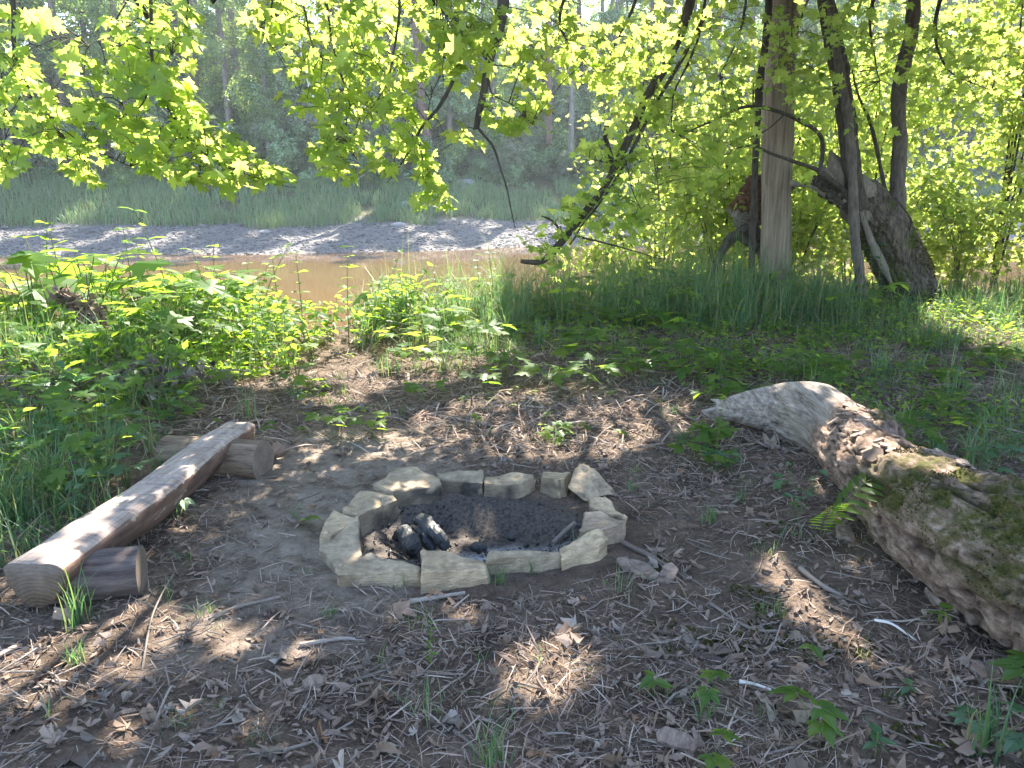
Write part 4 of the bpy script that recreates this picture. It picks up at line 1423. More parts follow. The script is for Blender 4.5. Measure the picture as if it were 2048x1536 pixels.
def proto(kind, mat, var):
    """stem mesh and leaf placements of one plant, unit scale in metres"""
    key = (kind, mat, var)
    if key in PROTO:
        return PROTO[key]
    g = np.random.default_rng(hash((len(kind), ord(kind[0]), ord(kind[-1]), var)) % 9999)
    acc = Acc()
    leaves = []

    def put(lk, tm, pos, xd, nd, s):
        leaves.append((lmesh(lk, tm, mat), basis(np.array(pos, float), xd, nd, s)))
    if kind == 'seedling':          # maple seedling: thin stem, a few level lobed leaves
        h = g.uniform(.09, .2)
        k = g.integers(9, 15)
        acc.addl(*tube(np.array([[0, 0, -.02], [.01, 0, h * .5], [.0, .01, h]]), [.003, .0025, .002], 5))
        for i in range(k):
            a_ = i * 2.4 + g.uniform(-.4, .4)
            hh = h * g.uniform(.4, 1.0)
            L = g.uniform(.05, .13)
            e = np.array([math.cos(a_) * L, math.sin(a_) * L, hh + .03])
            acc.addl(*tube(np.array([[0, 0, hh * .92], e * .55 + [0, 0, hh * .42], e]), [.0016, .0014, .0012], 3, cap=False))
            put('m%d' % (i % 4), MAPLE[i % 4], e, [math.cos(a_), math.sin(a_), -.25 + g.normal(0, .12)], np.array([0, 0, 1]) + g.normal(0, .22, 3), g.uniform(.08, .13))
    elif kind == 'herb':            # upright stem with opposite pointed leaves
        h = g.uniform(.4, .75)
        bend = g.normal(0, .1, 2)
        q = crv(np.array([[0, 0, -.03], [bend[0] * .3, bend[1] * .3, h * .5], [bend[0], bend[1], h]]), 9)
        acc.addl(*tube(q, np.linspace(.0045, .002, 9), 5))
        lv = int(h / .075)
        for i in range(lv):
            f = .2 + .8 * i / max(lv - 1, 1)
            p = np.array([np.interp(f, np.linspace(0, 1, 9), q[:, c]) for c in range(3)])
            for sgn in (0, math.pi):
                a_ = i * 1.57 + sgn + g.uniform(-.3, .3)
                s = g.uniform(.07, .12) * (1.1 - .45 * f)
                put('o2', OVATE2, p, [math.cos(a_), math.sin(a_), g.uniform(-.5, .25)], np.array([-.35 * math.cos(a_), -.35 * math.sin(a_), 1]) + g.normal(0, .2, 3), s)
    elif kind == 'bigleaf':         # wide lobed leaves on long stalks
        k = g.integers(6, 10)
        for i in range(k):
            a_ = i * 2.4 + g.uniform(-.4, .4)
            L = g.uniform(.1, .3)
            h = g.uniform(.2, .5)
            e = np.array([math.cos(a_) * L, math.sin(a_) * L, h])
            acc.addl(*tube(crv(np.array([[0, 0, -.02], [e[0] * .4, e[1] * .4, h * .7], e]), 6), np.linspace(.004, .0022, 6), 4, cap=False))
            put('m%d' % (i % 4), MAPLE[i % 4], e, [math.cos(a_), math.sin(a_), -.3], np.array([0, 0, 1]) + g.normal(0, .25, 3), g.uniform(.12, .2))
    elif kind == 'palmate':         # leaves of five toothed leaflets
        k = g.integers(2, 4)
        for i in range(k):
            a_ = i * 2.4 + g.uniform(-.4, .4)
            L = g.uniform(.02, .10) if i else .01
            h = g.uniform(.05, .12)
            e = np.array([math.cos(a_) * L, math.sin(a_) * L, h])
            acc.addl(*tube(crv(np.array([[0, 0, -.02], [e[0] * .4, e[1] * .4, h * .7], e]), 5), np.linspace(.002, .0014, 5), 4, cap=False))
            put('p5', PALM5, e, [math.cos(a_), math.sin(a_), -.1], np.array([0, 0, 1]) + g.normal(0, .14, 3), g.uniform(.07, .105))
    elif kind == 'sprout':          # three or four plain leaves close to the ground
        k = g.integers(3, 6)
        h = g.uniform(.04, .10)
        acc.addl(*tube(np.array([[0, 0, -.02], [0, 0, h]]), [.002, .0015], 4))
        for i in range(k):
            a_ = i * 2.1 + g.uniform(-.4, .4)
            put('o', OVATE, [0, 0, h * g.uniform(.6, 1)], [math.cos(a_), math.sin(a_), g.uniform(-.1, .5)], np.array([0, 0, 1]) + g.normal(0, .3, 3), g.uniform(.04, .075))
    elif kind == 'ovate':           # shrubby shoot with rounder leaves
        for j in range(3):
            a0 = g.uniform(0, 6.28)
            h = g.uniform(.25, .5)
            q = crv(np.array([[0, 0, -.03], [math.cos(a0) * .05, math.sin(a0) * .05, h * .5], [math.cos(a0) * .18, math.sin(a0) * .18, h]]), 8)
            acc.addl(*tube(q, np.linspace(.004, .002, 8), 5))
            for i in range(6):
                f = .3 + .7 * i / 5
                p = np.array([np.interp(f, np.linspace(0, 1, 8), q[:, c]) for c in range(3)])
                a_ = i * 2.2 + a0
                put('o', OVATE, p, [math.cos(a_), math.sin(a_), g.uniform(-.2, .4)], np.array([0, 0, 1]) + g.normal(0, .35, 3), g.uniform(.07, .11))
    elif kind == 'reed':            # tall stem with long drooping alternate blades
        h = g.uniform(.8, 1.1)
        q = crv(np.array([[0, 0, -.05], [.01, .02, h * .5], [.04, .0, h]]), 9)
        acc.addl(*tube(q, np.linspace(.005, .0018, 9), 5))
        for i in range(9):
            f = .3 + .7 * i / 8
            p = np.array([np.interp(f, np.linspace(0, 1, 9), q[:, c]) for c in range(3)])
            a_ = i * math.pi + g.uniform(-.5, .5)
            put('l', LANCE, p, [math.cos(a_), math.sin(a_) * .6, g.uniform(.4, 1.1)], np.array([-math.cos(a_), -math.sin(a_), .6]), g.uniform(.18, .32))
    st = acc.mesh('stem', M['stem'])
    PROTO[key] = (st, leaves)
    return PROTO[key]


def plant(kind, mat, x, y, label, group=None, scale=1.0, name=None, var=None, rot=None, cat=None):
    st, leaves = proto(kind, mat, int(rng.integers(0, 5)) if var is None else var)
    nm = {'seedling': 'maple_seedling', 'herb': 'nettle_plant', 'bigleaf': 'lobed_leaf_plant', 'palmate': 'creeper_plant', 'sprout': 'sprout', 'ovate': 'shrub_shoot', 'reed': 'reed'}[kind]
    root = thing(name or nm, label, cat or {'reed': 'reed', 'seedling': 'seedling'}.get(kind, 'plant'), (x, y, float(gz(x, y))), group, rng.uniform(0, 6.28) if rot is None else rot, scale)
    link('stem', st, root)
    for me, mt in leaves:
        link('leaf', me, root, mat=mt)
    return root


def at(px, py):
    p = P(px, py, 0.0)
    return float(p[0]), float(p[1])


# plants one can point to in the foreground
for kind, mat, px, py, sc, label in [
    ('palmate', 'herb', 1622, 1500, 1.0, 'dark five fingered leaf plant nearest the camera, right of the middle'),
    ('palmate', 'herb', 1425, 1400, .65, 'small five fingered plant left of the white peeled stick'),
    ('palmate', 'herb', 1420, 1560, .8, 'five fingered plant cut by the bottom edge'),
    ('sprout', 'herb', 1305, 1390, 1.0, 'dark broad leaved sprout right of the sunlit patch in the foreground'),
    ('sprout', 'herbdark', 1815, 1410, .8, 'pale three leaved sprout in the litter below the fallen log'),
    ('palmate', 'herbdark', 1925, 1490, .55, 'small creeper plant at the lower right by the grey dead leaves'),
    ('sprout', 'herbdark', 1745, 1550, 1.0, 'two leaved sprout cut off by the bottom edge'),
    ('palmate', 'herb', 2040, 1420, 1.1, 'broad toothed leaves at the right edge under the fallen log'),
    ('palmate', 'herbdark', 2040, 1545, .9, 'toothed leaves in the bottom right corner'),
    ('herb', 'herb', 860, 1335, .26, 'short leafy sprig standing alone in the litter in front of the fire ring'),
    ('sprout', 'herb', 1870, 1280, 1.0, 'green sprout close against the side of the fallen log'),
    ('sprout', 'herb', 1620, 1330, 1.0, 'small sprout in the litter between the log and the sunny patch'),
    ('ovate', 'herbdark', 1595, 1050, .55, 'dark leaved shoot beside the fern at the fallen log'),
    ('sprout', 'herbdark', 1560, 985, 1.6, 'leafy sprout left of the knobbed middle of the fallen log'),
    ('sprout', 'herb', 1500, 860, 1.5, 'sprout under the grey fork of the fallen log'),
    ('bigleaf', 'herbdark', 1975, 970, .5, 'plant with broad leaves showing over the top of the fallen log'),
    ('sprout', 'herb', 620, 1055, 1.0, 'yellowish sprout just left of the fire ring'),
    ('sprout', 'herb', 205, 1165, 1.3, 'yellowing sprout on the end of the near bench support'),
    ('palmate', 'herbdark', 370, 1035, .9, 'dark leaves low under the middle of the bench'),
    ('bigleaf', 'herb', 190, 905, .95, 'large lobed leaf plant spreading behind the bench'),
    ('ovate', 'herb', 15, 905, .9, 'bright rounded leaf shoot at the left edge behind the bench'),
    ('bigleaf', 'herbdark', 60, 960, .7, 'lobed leaf plant in the grass at the left edge'),
    ('seedling', 'herb', 395, 800, 1.2, 'maple seedling in the shade behind the bench'),
    ('seedling', 'herb', 845, 800, 1.1, 'maple seedling on the sunlit litter behind the fire ring'),
    ('seedling', 'herb', 965, 780, 1.2, 'maple seedling at the edge of the sunlit strip'),
    ('seedling', 'herb', 1015, 760, 1.5, 'tall bright maple seedling right of the sunlit strip'),
    ('seedling', 'herb', 1095, 790, 1.5, 'dense maple seedling cluster in the middle distance'),
    ('seedling', 'herb', 1180, 785, 1.4, 'maple seedling just right of the dense cluster'),
    ('seedling', 'herb', 1255, 765, 1.3, 'maple seedling beyond the far right of the fire ring'),
    ('seedling', 'herb', 1365, 745, 1.6, 'maple seedling with level leaves before the tall grass'),
    ('seedling', 'herb', 1300, 760, 1.2, 'low maple seedling left of the one with level leaves'),
    ('seedling', 'herb', 1600, 765, 1.6, 'maple seedling right behind the forked end of the log'),
    ('seedling', 'herb', 1650, 770, 1.2, 'maple seedling behind the top of the fallen log'),
    ('seedling', 'herb', 1420, 810, .9, 'small maple seedling left of the log fork'),
    ('seedling', 'herb', 745, 870, .9, 'small maple seedling on the bare mud'),
    ('seedling', 'herb', 665, 865, 1.0, 'maple seedling beside the far end of the bench'),
    ('seedling', 'herb', 1110, 885, .7, 'tiny maple seedling behind the fire ring'),
    ('seedling', 'herb', 800, 705, 1.7, 'sunlit yellow maple seedling at the back of the path'),
    ('seedling', 'herb', 890, 690, 2.0, 'brightest maple seedling at the edge of the tall grass'),
    ('seedling', 'herb', 970, 705, 1.6, 'sunlit seedling right of the brightest one'),
    ('seedling', 'herb', 1190, 670, 1.6, 'light green seedling in front of the tall grass'),
    ('bigleaf', 'herb', 1250, 640, .9, 'lobed leaf plant among the tall grass in the middle'),
    ('bigleaf', 'herb', 1400, 650, .8, 'lobed leaf plant before the grass, left of the bare trunk'),
    ('bigleaf', 'herb', 700, 640, .9, 'lobed leaf plant at the water gap left of the tall grass'),
    ('bigleaf', 'herb', 760, 650, .9, 'lobed leaf plant where the tall grass begins'),
    ('herb', 'herb', 400, 690, 1.45, 'tallest leafy plant standing up against the water at the left'),
    ('bigleaf', 'herb', 330, 690, 1.25, 'broad leaved sunlit plant left of the tallest one'),
    ('herb', 'herb', 1030, 600, 1.5, 'leafy shoot standing up against the gravel in the middle'),
    ('herb', 'herbdark', 960, 640, 1.1, 'dark leafy clump at the edge of the bank in the middle'),
    ('reed', 'grass', 190, 640, 1.0, 'tall reed with drooping blades at the left against the gravel'),
    ('reed', 'grass', 300, 640, 1.15, 'tallest reed, seen against the water at the left'),
    ('reed', 'grass', 145, 640, .9, 'short reed left of the tall one'),
    ('herb', 'herb', 820, 640, 1.0, 'upright leafy plant left of the dark clump at the bank edge'),
    ('herb', 'herb', 880, 630, 1.15, 'leafy plant with upright stem next to the dark clump at the bank edge'),
    ('bigleaf', 'herb', 930, 660, 1.1, 'lobed leaf plant in front of the dark clump at the bank edge'),
    ('bigleaf', 'herb', 1000, 640, 1.2, 'lobed leaf plant right of the dark clump at the bank edge'),
    ('bigleaf', 'herb', 1110, 650, 1.0, 'lobed leaf plant beneath the end of the drooping bough'),
    ('herb', 'herb', 1180, 630, 1.2, 'upright leafy plant beneath the drooping bough'),
    ('bigleaf', 'herb', 450, 640, 1.7, 'lobed leaf plant at the right shoulder of the sunlit thicket'),
    ('herb', 'herb', 520, 640, 1.2, 'upright plant at the right edge of the sunlit thicket'),
    ('ovate', 'herb', 580, 650, 1.3, 'rounded leaf shoot beside the gap to the water'),
]:
    x, y = at(px, py)
    plant(kind, mat, x, y, label, None, sc)

UG = 'leafy plants crowding the sunlit left bank'
pts = []
while len(pts) < 200:
    x, y = rng.uniform(-8.0, -1.0), rng.uniform(5.2, 10.2)
    lim = np.interp(x, [-7, -4, -2.6, -1.6, -1], [5.2, 5.5, 6.3, 7.6, 8.8])
    if y < lim or y > edge_y(x) + 1.8 or (abs(x + 2.25 * y / 9.5) < .55 and y > 8.4):
        continue
    if all((x - a_) ** 2 + (y - b_) ** 2 > .07 for a_, b_ in pts):
        pts.append((x, y))
for i, (x, y) in enumerate(pts):
    kind = ['bigleaf', 'herb', 'herb', 'ovate', 'bigleaf', 'seedling'][i % 6]
    plant(kind, 'herb', x, y, {'bigleaf': 'lobed leaf plant in the sunlit thicket on the left bank', 'herb': 'upright nettle like plant in the sunlit thicket on the left bank', 'ovate': 'round leaved shoot in the sunlit thicket on the left bank', 'seedling': 'maple seedling in the sunlit thicket on the left bank'}[kind], {'bigleaf': UG, 'herb': 'upright plants on the left bank', 'ovate': 'round leaved shoots on the left bank', 'seedling': 'seedlings on the left bank'}[kind], rng.uniform(.75, 1.1) * (1.05 if y < 7 else 2.1 if x < -3.6 else 1.8 if x < -2.9 else 1.4))

n = 0
while n < 170:
    px, py = rng.uniform(1380, 2047), rng.uniform(650, 950)
    x, y = at(px, py)
    if 1.3 < x < 2.5 and y < 5.6:
        continue
    n += 1
    kind = ['sprout', 'seedling', 'sprout', 'herb'][n % 4]
    plant(kind, ['herbdark', 'herb'][n % 2], x, y, {'sprout': 'low sprout on the shady ground behind the fallen log', 'seedling': 'maple seedling on the shady ground behind the fallen log', 'herb': 'small upright herb on the shady ground behind the fallen log'}[kind], {'sprout': 'sprouts behind the log', 'seedling': 'seedlings behind the log', 'herb': 'herbs behind the log'}[kind], {'sprout': 1.4, 'seedling': .9, 'herb': .55}[kind] * rng.uniform(.7, 1.2))
n = 0
while n < 42:
    px, py = rng.uniform(300, 1400), rng.uniform(660, 900)
    x, y = at(px, py)
    if pit_r(x, y) < 1.6 or rng.uniform() < mud_mask(x, y) * .8:
        continue
    n += 1
    plant('sprout', 'herb', x, y, 'small sprout coming up through the litter behind the fire ring', 'sprouts behind the fire ring', rng.uniform(.6, 1.2))
n = 0
while n < 24:
    px, py = rng.uniform(0, 320), rng.uniform(830, 1100)
    x, y = at(px, py)
    if x > -2.15 + .12 * (y - 3):
        continue
    n += 1
    kind = ['bigleaf', 'ovate', 'herb'][n % 3]
    plant(kind, ['herb', 'herbdark'][n % 2], x, y, {'bigleaf': 'lobed leaf plant in the grass behind the bench', 'ovate': 'leafy shoot in the grass behind the bench', 'herb': 'upright plant in the grass behind the bench'}[kind], {'bigleaf': 'lobed plants behind the bench', 'ovate': 'shoots behind the bench', 'herb': 'upright plants behind the bench'}[kind], rng.uniform(.5, .8))

n = 26000
x, y = rng.uniform(-8.5, -.9, n), rng.uniform(5.0, 10.4, n)
k = (y > np.interp(x, [-7, -4, -2.6, -1.6, -.9], [5.2, 5.5, 6.2, 7.7, 9.2])) & (y < edge_y(x) + 1.4) & ~((np.abs(x + 2.25 * y / 9.5) < .45) & (y > 8.3)) & (fbm(np.stack([x, y, 0 * x], -1) * 1.5, 3, 44) > -.35)
x, y = x[k], y[k]
m = len(x)
h = .60 * (.6 + .5 * fbm(np.stack([x, y, 0 * x], -1) * 1.3, 2, 45)) * rng.uniform(.1, 1.1, m)
a_ = rng.uniform(0, 6.28, m)
acc = Acc()
acc.add(*scat(*LEAF4, np.stack([x, y, gz(x, y) + h], -1), np.stack([np.cos(a_), np.sin(a_), rng.normal(-.2, .3, m)], -1), np.array([0, 0, 1.]) + rng.normal(0, .45, (m, 3)), rng.uniform(.05, .12, m)))
n = 15000
x, y = rng.uniform(.2, 8.5, n), rng.uniform(5.2, 11.0, n)
k = (fbm(np.stack([x, y, 0 * x], -1) * 1.2, 3, 46) > np.interp(y, [5.2, 7, 8, 11], [.12, .0, -.25, -.4]) - .12 * np.clip(x - 2, 0, 4)) & ((x > 2.5) | (y > 6.6)) & (y < edge_y(x) + .5)
x, y = x[k], y[k]
m = len(x)
h = rng.uniform(.01, .16, m) + .1 * sstep(8, 10, y) * rng.uniform(0, 1, m)
a_ = rng.uniform(0, 6.28, m)
acc.add(*scat(*LEAF4, np.stack([x, y, gz(x, y) + h], -1), np.stack([np.cos(a_), np.sin(a_), rng.normal(-.1, .3, m)], -1), np.array([0, 0, 1.]) + rng.normal(0, .4, (m, 3)), rng.uniform(.03, .085, m)))
tag(link('undergrowth', acc.mesh('undergrowth', M['herb'])), 'mixed low leafy undergrowth between the plants on the near bank', None, None, 'stuff')

n = 0
while n < 46:
    px, py = rng.uniform(0, 640), rng.uniform(745, 880)
    x, y = at(px, py)
    if px > 440 and py > 820:
        continue
    n += 1
    kind = ['bigleaf', 'seedling', 'ovate', 'seedling'][n % 4]
    plant(kind, 'herb' if n % 3 else 'herbdark', x, y, {'bigleaf': 'lobed leaf plant in the shade beyond the bench', 'ovate': 'leafy shoot in the shade beyond the bench', 'seedling': 'maple seedling in the shade beyond the bench'}[kind], {'bigleaf': 'lobed plants beyond the bench', 'ovate': 'shoots beyond the bench', 'seedling': 'seedlings beyond the bench'}[kind], rng.uniform(.6, 1.0))

n = 0
while n < 34:
    px, py = rng.uniform(820, 1480), rng.uniform(640, 770)
    x, y = at(px, py)
    n += 1
    plant('seedling' if n % 3 else 'bigleaf', 'herb', x, y, 'maple seedling among the weeds at the front of the tall grass' if n % 3 else 'low lobed leaf plant among the weeds at the front of the tall grass', 'seedlings before the tall grass' if n % 3 else 'lobed plants before the tall grass', rng.uniform(1.0, 1.5) if n % 3 else rng.uniform(.5, .75))
n = 0
while n < 36:
    x, y = rng.uniform(-1.4, 5.4), rng.uniform(8.8, 10.9)
    if y > edge_y(x) + .6:
        continue
    n += 1
    kind = ['herb', 'bigleaf', 'herb', 'ovate'][n % 4]
    plant(kind, 'herb' if n % 2 else 'herbdark', x, y, {'herb': 'upright leafy plant standing in the tall grass', 'bigleaf': 'lobed leaf plant standing in the tall grass', 'ovate': 'rounded leaf shoot standing in the tall grass'}[kind], {'herb': 'upright plants in the tall grass', 'bigleaf': 'lobed plants in the tall grass', 'ovate': 'shoots in the tall grass'}[kind], rng.uniform(.9, 1.35))

# fern at the log
def fern(px, py, label):
    x, y = at(px, py)
    root = thing('fern', label, 'fern', (x, y, 0))
    for pts in ([(0, 0, 0), (.04, -.02, .14), (.16, -.02, .30), (.34, .0, .36), (.50, .04, .34)], [(0, 0, 0), (-.02, -.06, .14), (.0, -.12, .24), (.03, -.2, .28)]):
        c = crv(np.array(pts, float), 44)
        acc = Acc()
        acc.addl(*tube(c, np.linspace(.003, .001, 44), 4, cap=False))
        fr = link('frond', acc.mesh('frond', M['stem']), root)
        L = len(pts)
        for i in range(8, 44, 2):
            f = i / 43
            ln = (.15 if L == 5 else .085) * math.sin(min(1, (1.04 - f) * 1.5 + .06) * math.pi / 2) * min(1, f * 3.2)
            t = norm(c[min(i + 1, 43)] - c[i - 1])
            sd = norm(np.cross(t, [0, 0, 1.]))
            for s_ in (1, -1):
                link('leaflet', lmesh('fl', (LANCE[0] * [1, 1.25, .4], LANCE[1]), 'herb'), fr, mat=basis(c[i], sd * s_ + t * .45 + [0, 0, -.15], np.cross(sd, t) * 1.0 + [0, 0, .3], ln))


fern(1640, 1085, 'fern with one long arching frond growing against the fallen log')

# ------------------------------------------------------------------ grass
def blades(x, y, h, w, bend, segs=4, z=None):
    n = len(x)
    z = gz(x, y) if z is None else z
    a_ = rng.uniform(0, 2 * math.pi, n)
    d = np.stack([np.cos(a_), np.sin(a_)], -1)
    t = np.linspace(0, 1, segs + 1)
    hz = h[:, None] * (t[None] - .42 * np.clip(bend, 0, 1.5)[:, None] * t[None] ** 2.6)
    r = (h * bend)[:, None] * t[None] ** 2 * .75
    cx = x[:, None] + d[:, :1] * r
    cy = y[:, None] + d[:, 1:] * r
    cz = z[:, None] + hz - .01
    ww = w[:, None] * (1 - t[None] ** 1.6) * .5
    b = a_ + rng.normal(math.pi / 2, .5, n)
    sx, sy = np.cos(b)[:, None] * ww, np.sin(b)[:, None] * ww
    L = np.stack([cx - sx, cy - sy, cz], -1)[:, :-1]
    R = np.stack([cx + sx, cy + sy, cz], -1)[:, :-1]
    tip = np.stack([cx, cy, cz], -1)[:, -1:]
    V = np.concatenate([L, R, tip], 1)
    s = segs
    f = []
    for i in range(s - 1):
        f += [[i, s + i, s + i + 1], [i, s + i + 1, i + 1]]
    f.append([s - 1, 2 * s - 1, 2 * s])
    F = (np.array(f)[None] + (np.arange(n) * (2 * s + 1))[:, None, None]).reshape(-1, 3)
    return V.reshape(-1, 3), F


acc = Acc()


def sow(n, xr, yr, h, w, bend, ok, dens=None, per=16, hf=None):
    m = n // per
    x, y = rng.uniform(*xr, m), rng.uniform(*yr, m)
    c = fbm(np.stack([x, y, 0 * x], -1) * 1.1, 3, 41)
    k = ok(x, y) & (rng.uniform(-.9, .9, m) < c + (dens or 0))
    x, y = x[k], y[k]
    hh = h * rng.uniform(.45, 1.25, len(x)) * (hf(x, y) if hf else 1)
    x = (x[:, None] + rng.normal(0, .035 + .03 * h, (len(x), per))).ravel()
    y = (y[:, None] + rng.normal(0, .035 + .03 * h, (len(y), per))).ravel()
    hh = np.repeat(hh, per)
    m = len(x)
    acc.add(*blades(x, y, hh * rng.uniform(.5, 1.15, m), np.full(m, w) * rng.uniform(.6, 1.4, m), rng.gamma(2.5, bend / 2.5, m)))


# tall grass along the crest right of the water gap
sow(34000, (-2.0, 6.6), (8.2, 13.2), 1.05, .010, .75, lambda x, y: (y > 8.6 + .25 * np.sin(x * 2) + .10 * x) & (y < edge_y(x) + 1.5) & ((x > -1.2) | (y > 9.2)), .35, hf=lambda x, y: 1 - .55 * sstep(3.9, 4.7, x) - .35 * sstep(9.6, 8.4, y))
sow(26000, (-1.2, 7.5), (6.4, 9.8), .34, .006, .85, lambda x, y: y > 7.0 + .4 * np.sin(x * 1.7), -.35)
sow(18000, (-9, -1.4), (5.2, 10.5), .75, .010, .7, lambda x, y: (y > np.interp(x, [-7, -4, -2.6, -1.6], [5.0, 5.4, 6.2, 8.0])) & (y < edge_y(x) + 1.4) & ~((np.abs(x + 2.25 * y / 9.5) < .5) & (y > 8.2)), .15)
sow(8000, (-4.2, -1.7), (2.9, 5.6), .42, .007, .8, lambda x, y: x < -1.98 + .10 * (y - 3), .1)
sow(20000, (2.3, 9), (4.2, 11), .40, .006, .8, lambda x, y: x > 1.9 + .12 * np.abs(y - 5), -.15)
sow(4200, (5.6, 11), (8.5, 13.5), .62, .011, .6, lambda x, y: y > 8.6, .1)
sow(5200, (-2.2, 2.2), (2.0, 8.2), .13, .004, .8, lambda x, y: (pit_r(x, y) > 1.5) & (mud_mask(x, y) < .4), -.62)
tag(link('grass', acc.mesh('grass', M['grass'])), 'green grass growing along the river bank and between the plants', None, None, 'stuff')

# dark seed heads and single stalks over the grass
TG = 'grass tufts standing alone in the litter'


def tuft(px, py, n, h, label, group=None, w=.006, bend=.5, spread=.02):
    x, y = at(px, py)
    V, F = blades(rng.normal(0, spread, n), rng.normal(0, spread, n), h * rng.uniform(.5, 1.1, n), np.full(n, w), rng.gamma(3, bend / 3, n), z=np.zeros(n))
    o = link('grass_tuft', mesh_from('grass_tuft', V, F, M['grass']), loc=(x, y, float(gz(x, y))))
    tag(o, label, 'grass tuft', group)


for px, py, n, h, lab in [
    (1072, 1335, 9, .09, 'bright yellow green grass tuft in the sunlit patch in the foreground'), (155, 1330, 26, .12, 'upright grass tuft in the sunlit litter below the bench'),
    (160, 1250, 24, .30, 'long bladed grass tuft at the near end of the bench'), (435, 1430, 7, .10, 'broad bladed tuft in the litter at the lower left'),
    (90, 1430, 5, .14, 'single stiff blades at the lower left corner'), (990, 1540, 30, .20, 'sprawling grass tuft at the bottom edge, left of the middle'),
    (795, 1175, 10, .10, 'grass tuft growing in front of the nearest fire ring stone'), (1000, 1165, 22, .13, 'grass tuft at the foot of the dark upright slab'),
    (1065, 1150, 9, .10, 'grass tuft in front of the dark upright slab'), (1158, 1100, 7, .17, 'thin tall grass standing up inside the right of the fire ring'),
    (660, 1230, 18, .07, 'short grass tuft left in front of the fire ring'), (1560, 1235, 16, .10, 'grass tuft beside the sunny patch at the log'),
    (1520, 1230, 12, .09, 'small grass tuft left of the sunny patch at the log'), (1420, 1050, 26, .14, 'spreading grass tuft right of the fire ring'),
    (1360, 890, 30, .17, 'grass tuft between the fire ring and the log fork'), (1260, 985, 14, .12, 'grass tuft behind the tilted pointed stone'),
    (1440, 760, 40, .34, 'tall arching grass tuft in front of the tall grass'), (1080, 700, 40, .42, 'tall grass tuft at the middle edge of the litter'),
    (1010, 690, 30, .5, 'bright tall grass tuft beside the brightest seedling'), (1960, 1530, 24, .32, 'long flat grass blades sprawling at the lower right'),
    (230, 1110, 24, .34, 'long grass blades bending over the bench seat'), (100, 800, 60, .45, 'large arching grass tuft in front of the dry brush'),
    (110, 1010, 70, .5, 'large grass tuft behind the near half of the bench'), (210, 960, 60, .42, 'grass tuft arching at the middle of the bench'),
    (30, 1060, 60, .45, 'grass tuft at the left edge behind the bench'), (980, 870, 14, .12, 'thin grass tuft behind the far side of the fire ring'),
    (1620, 1000, 10, .16, 'pale curling grass at the knob of the fallen log'), (1480, 1010, 16, .13, 'grass tuft left of the fallen log'),
    (1760, 760, 30, .4, 'grass tuft behind the bare end of the log'), (1900, 800, 30, .45, 'grass tuft behind the middle of the log')]:
    tuft(px, py, n, h, lab, spread=.012 + .05 * h, w=.0045 + .008 * h)
for i in range(40):
    px, py = rng.uniform(350, 1900), rng.uniform(840, 1500)
    x, y = at(px, py)
    if pit_r(x, y) < 1.35 or x > 1.35 or (x < -1.3 and y > 2.6):
        continue
    tuft(px, py, int(rng.integers(5, 14)), rng.uniform(.05, .12), 'short thin grass tuft growing through the forest litter', TG, .0035, .7)

# ------------------------------------------------------------------ litter
n = 5200
x = rng.uniform(-4.5, 4.6, n)
y = 1.4 + 8.2 * rng.uniform(0, 1, n) ** 1.7
CUR = []
for s_, (f, d) in enumerate(((.95, .7), (-1.0, .2), (.6, -.6), (1.3, .95), (-.6, .9), (.4, .4), (1.0, -.3), (-1.4, .5))):
    v = (MAPLE[0][0] if s_ % 2 else np.array(MAPLEL[0])).copy()
    v[:, :2] += .26 * np.stack([vnoise(v * 4 + 3 + s_, s_), vnoise(v * 4 + 9 + s_, s_ + 20)], -1)
    v[:, 2] = f * np.abs(v[:, 1]) ** 1.3 - d * v[:, 0] ** 2 + .28 * vnoise(v * 3.1, s_)
    v[:, 1] *= (.8, .55, .9, .65)[s_ % 4]
    CUR.append((v, (MAPLE[0] if s_ % 2 else MAPLEL)[1]))
OVC = (OVATE[0] * [1, 1.1, 1] + np.c_[np.zeros((len(OVATE[0]), 2)), .5 * OVATE[0][:, 1] ** 2], OVATE[1])


def litter_ok(x, y, mud=.8):
    return (pit_r(x, y) > 1.32) & (rng.uniform(0, 1, len(x)) > mud * mud_mask(x, y)) & (y < edge_y(x))


acc = Acc()
dn = fbm(np.stack([x, y, 0 * x], -1) * 1.1, 3, 71)
k = litter_ok(x, y, .72) & (rng.uniform(-1, .7, n) < dn + .25 * (x - .3))
x, y = x[k], y[k]
for q in range(9):
    sl = slice(q, None, 9)
    m = len(x[sl])
    TV, TF = (CUR + [OVC])[q]
    a_ = rng.uniform(0, 6.28, m)
    nd = np.array([0, 0, 1.]) + rng.normal(0, .6, (m, 3))
    acc.add(*scat(TV, TF, np.stack([x[sl], y[sl], gz(x[sl], y[sl], True) + rng.uniform(.004, .022, m)], -1), np.stack([np.cos(a_), np.sin(a_), 0 * a_], -1), nd, rng.gamma(3, .011, m) + .012))
tag(link('leaf_litter', acc.mesh('leaf_litter', M['dryleaf'])), 'dry brown leaf litter covering the forest floor', None, None, 'stuff')

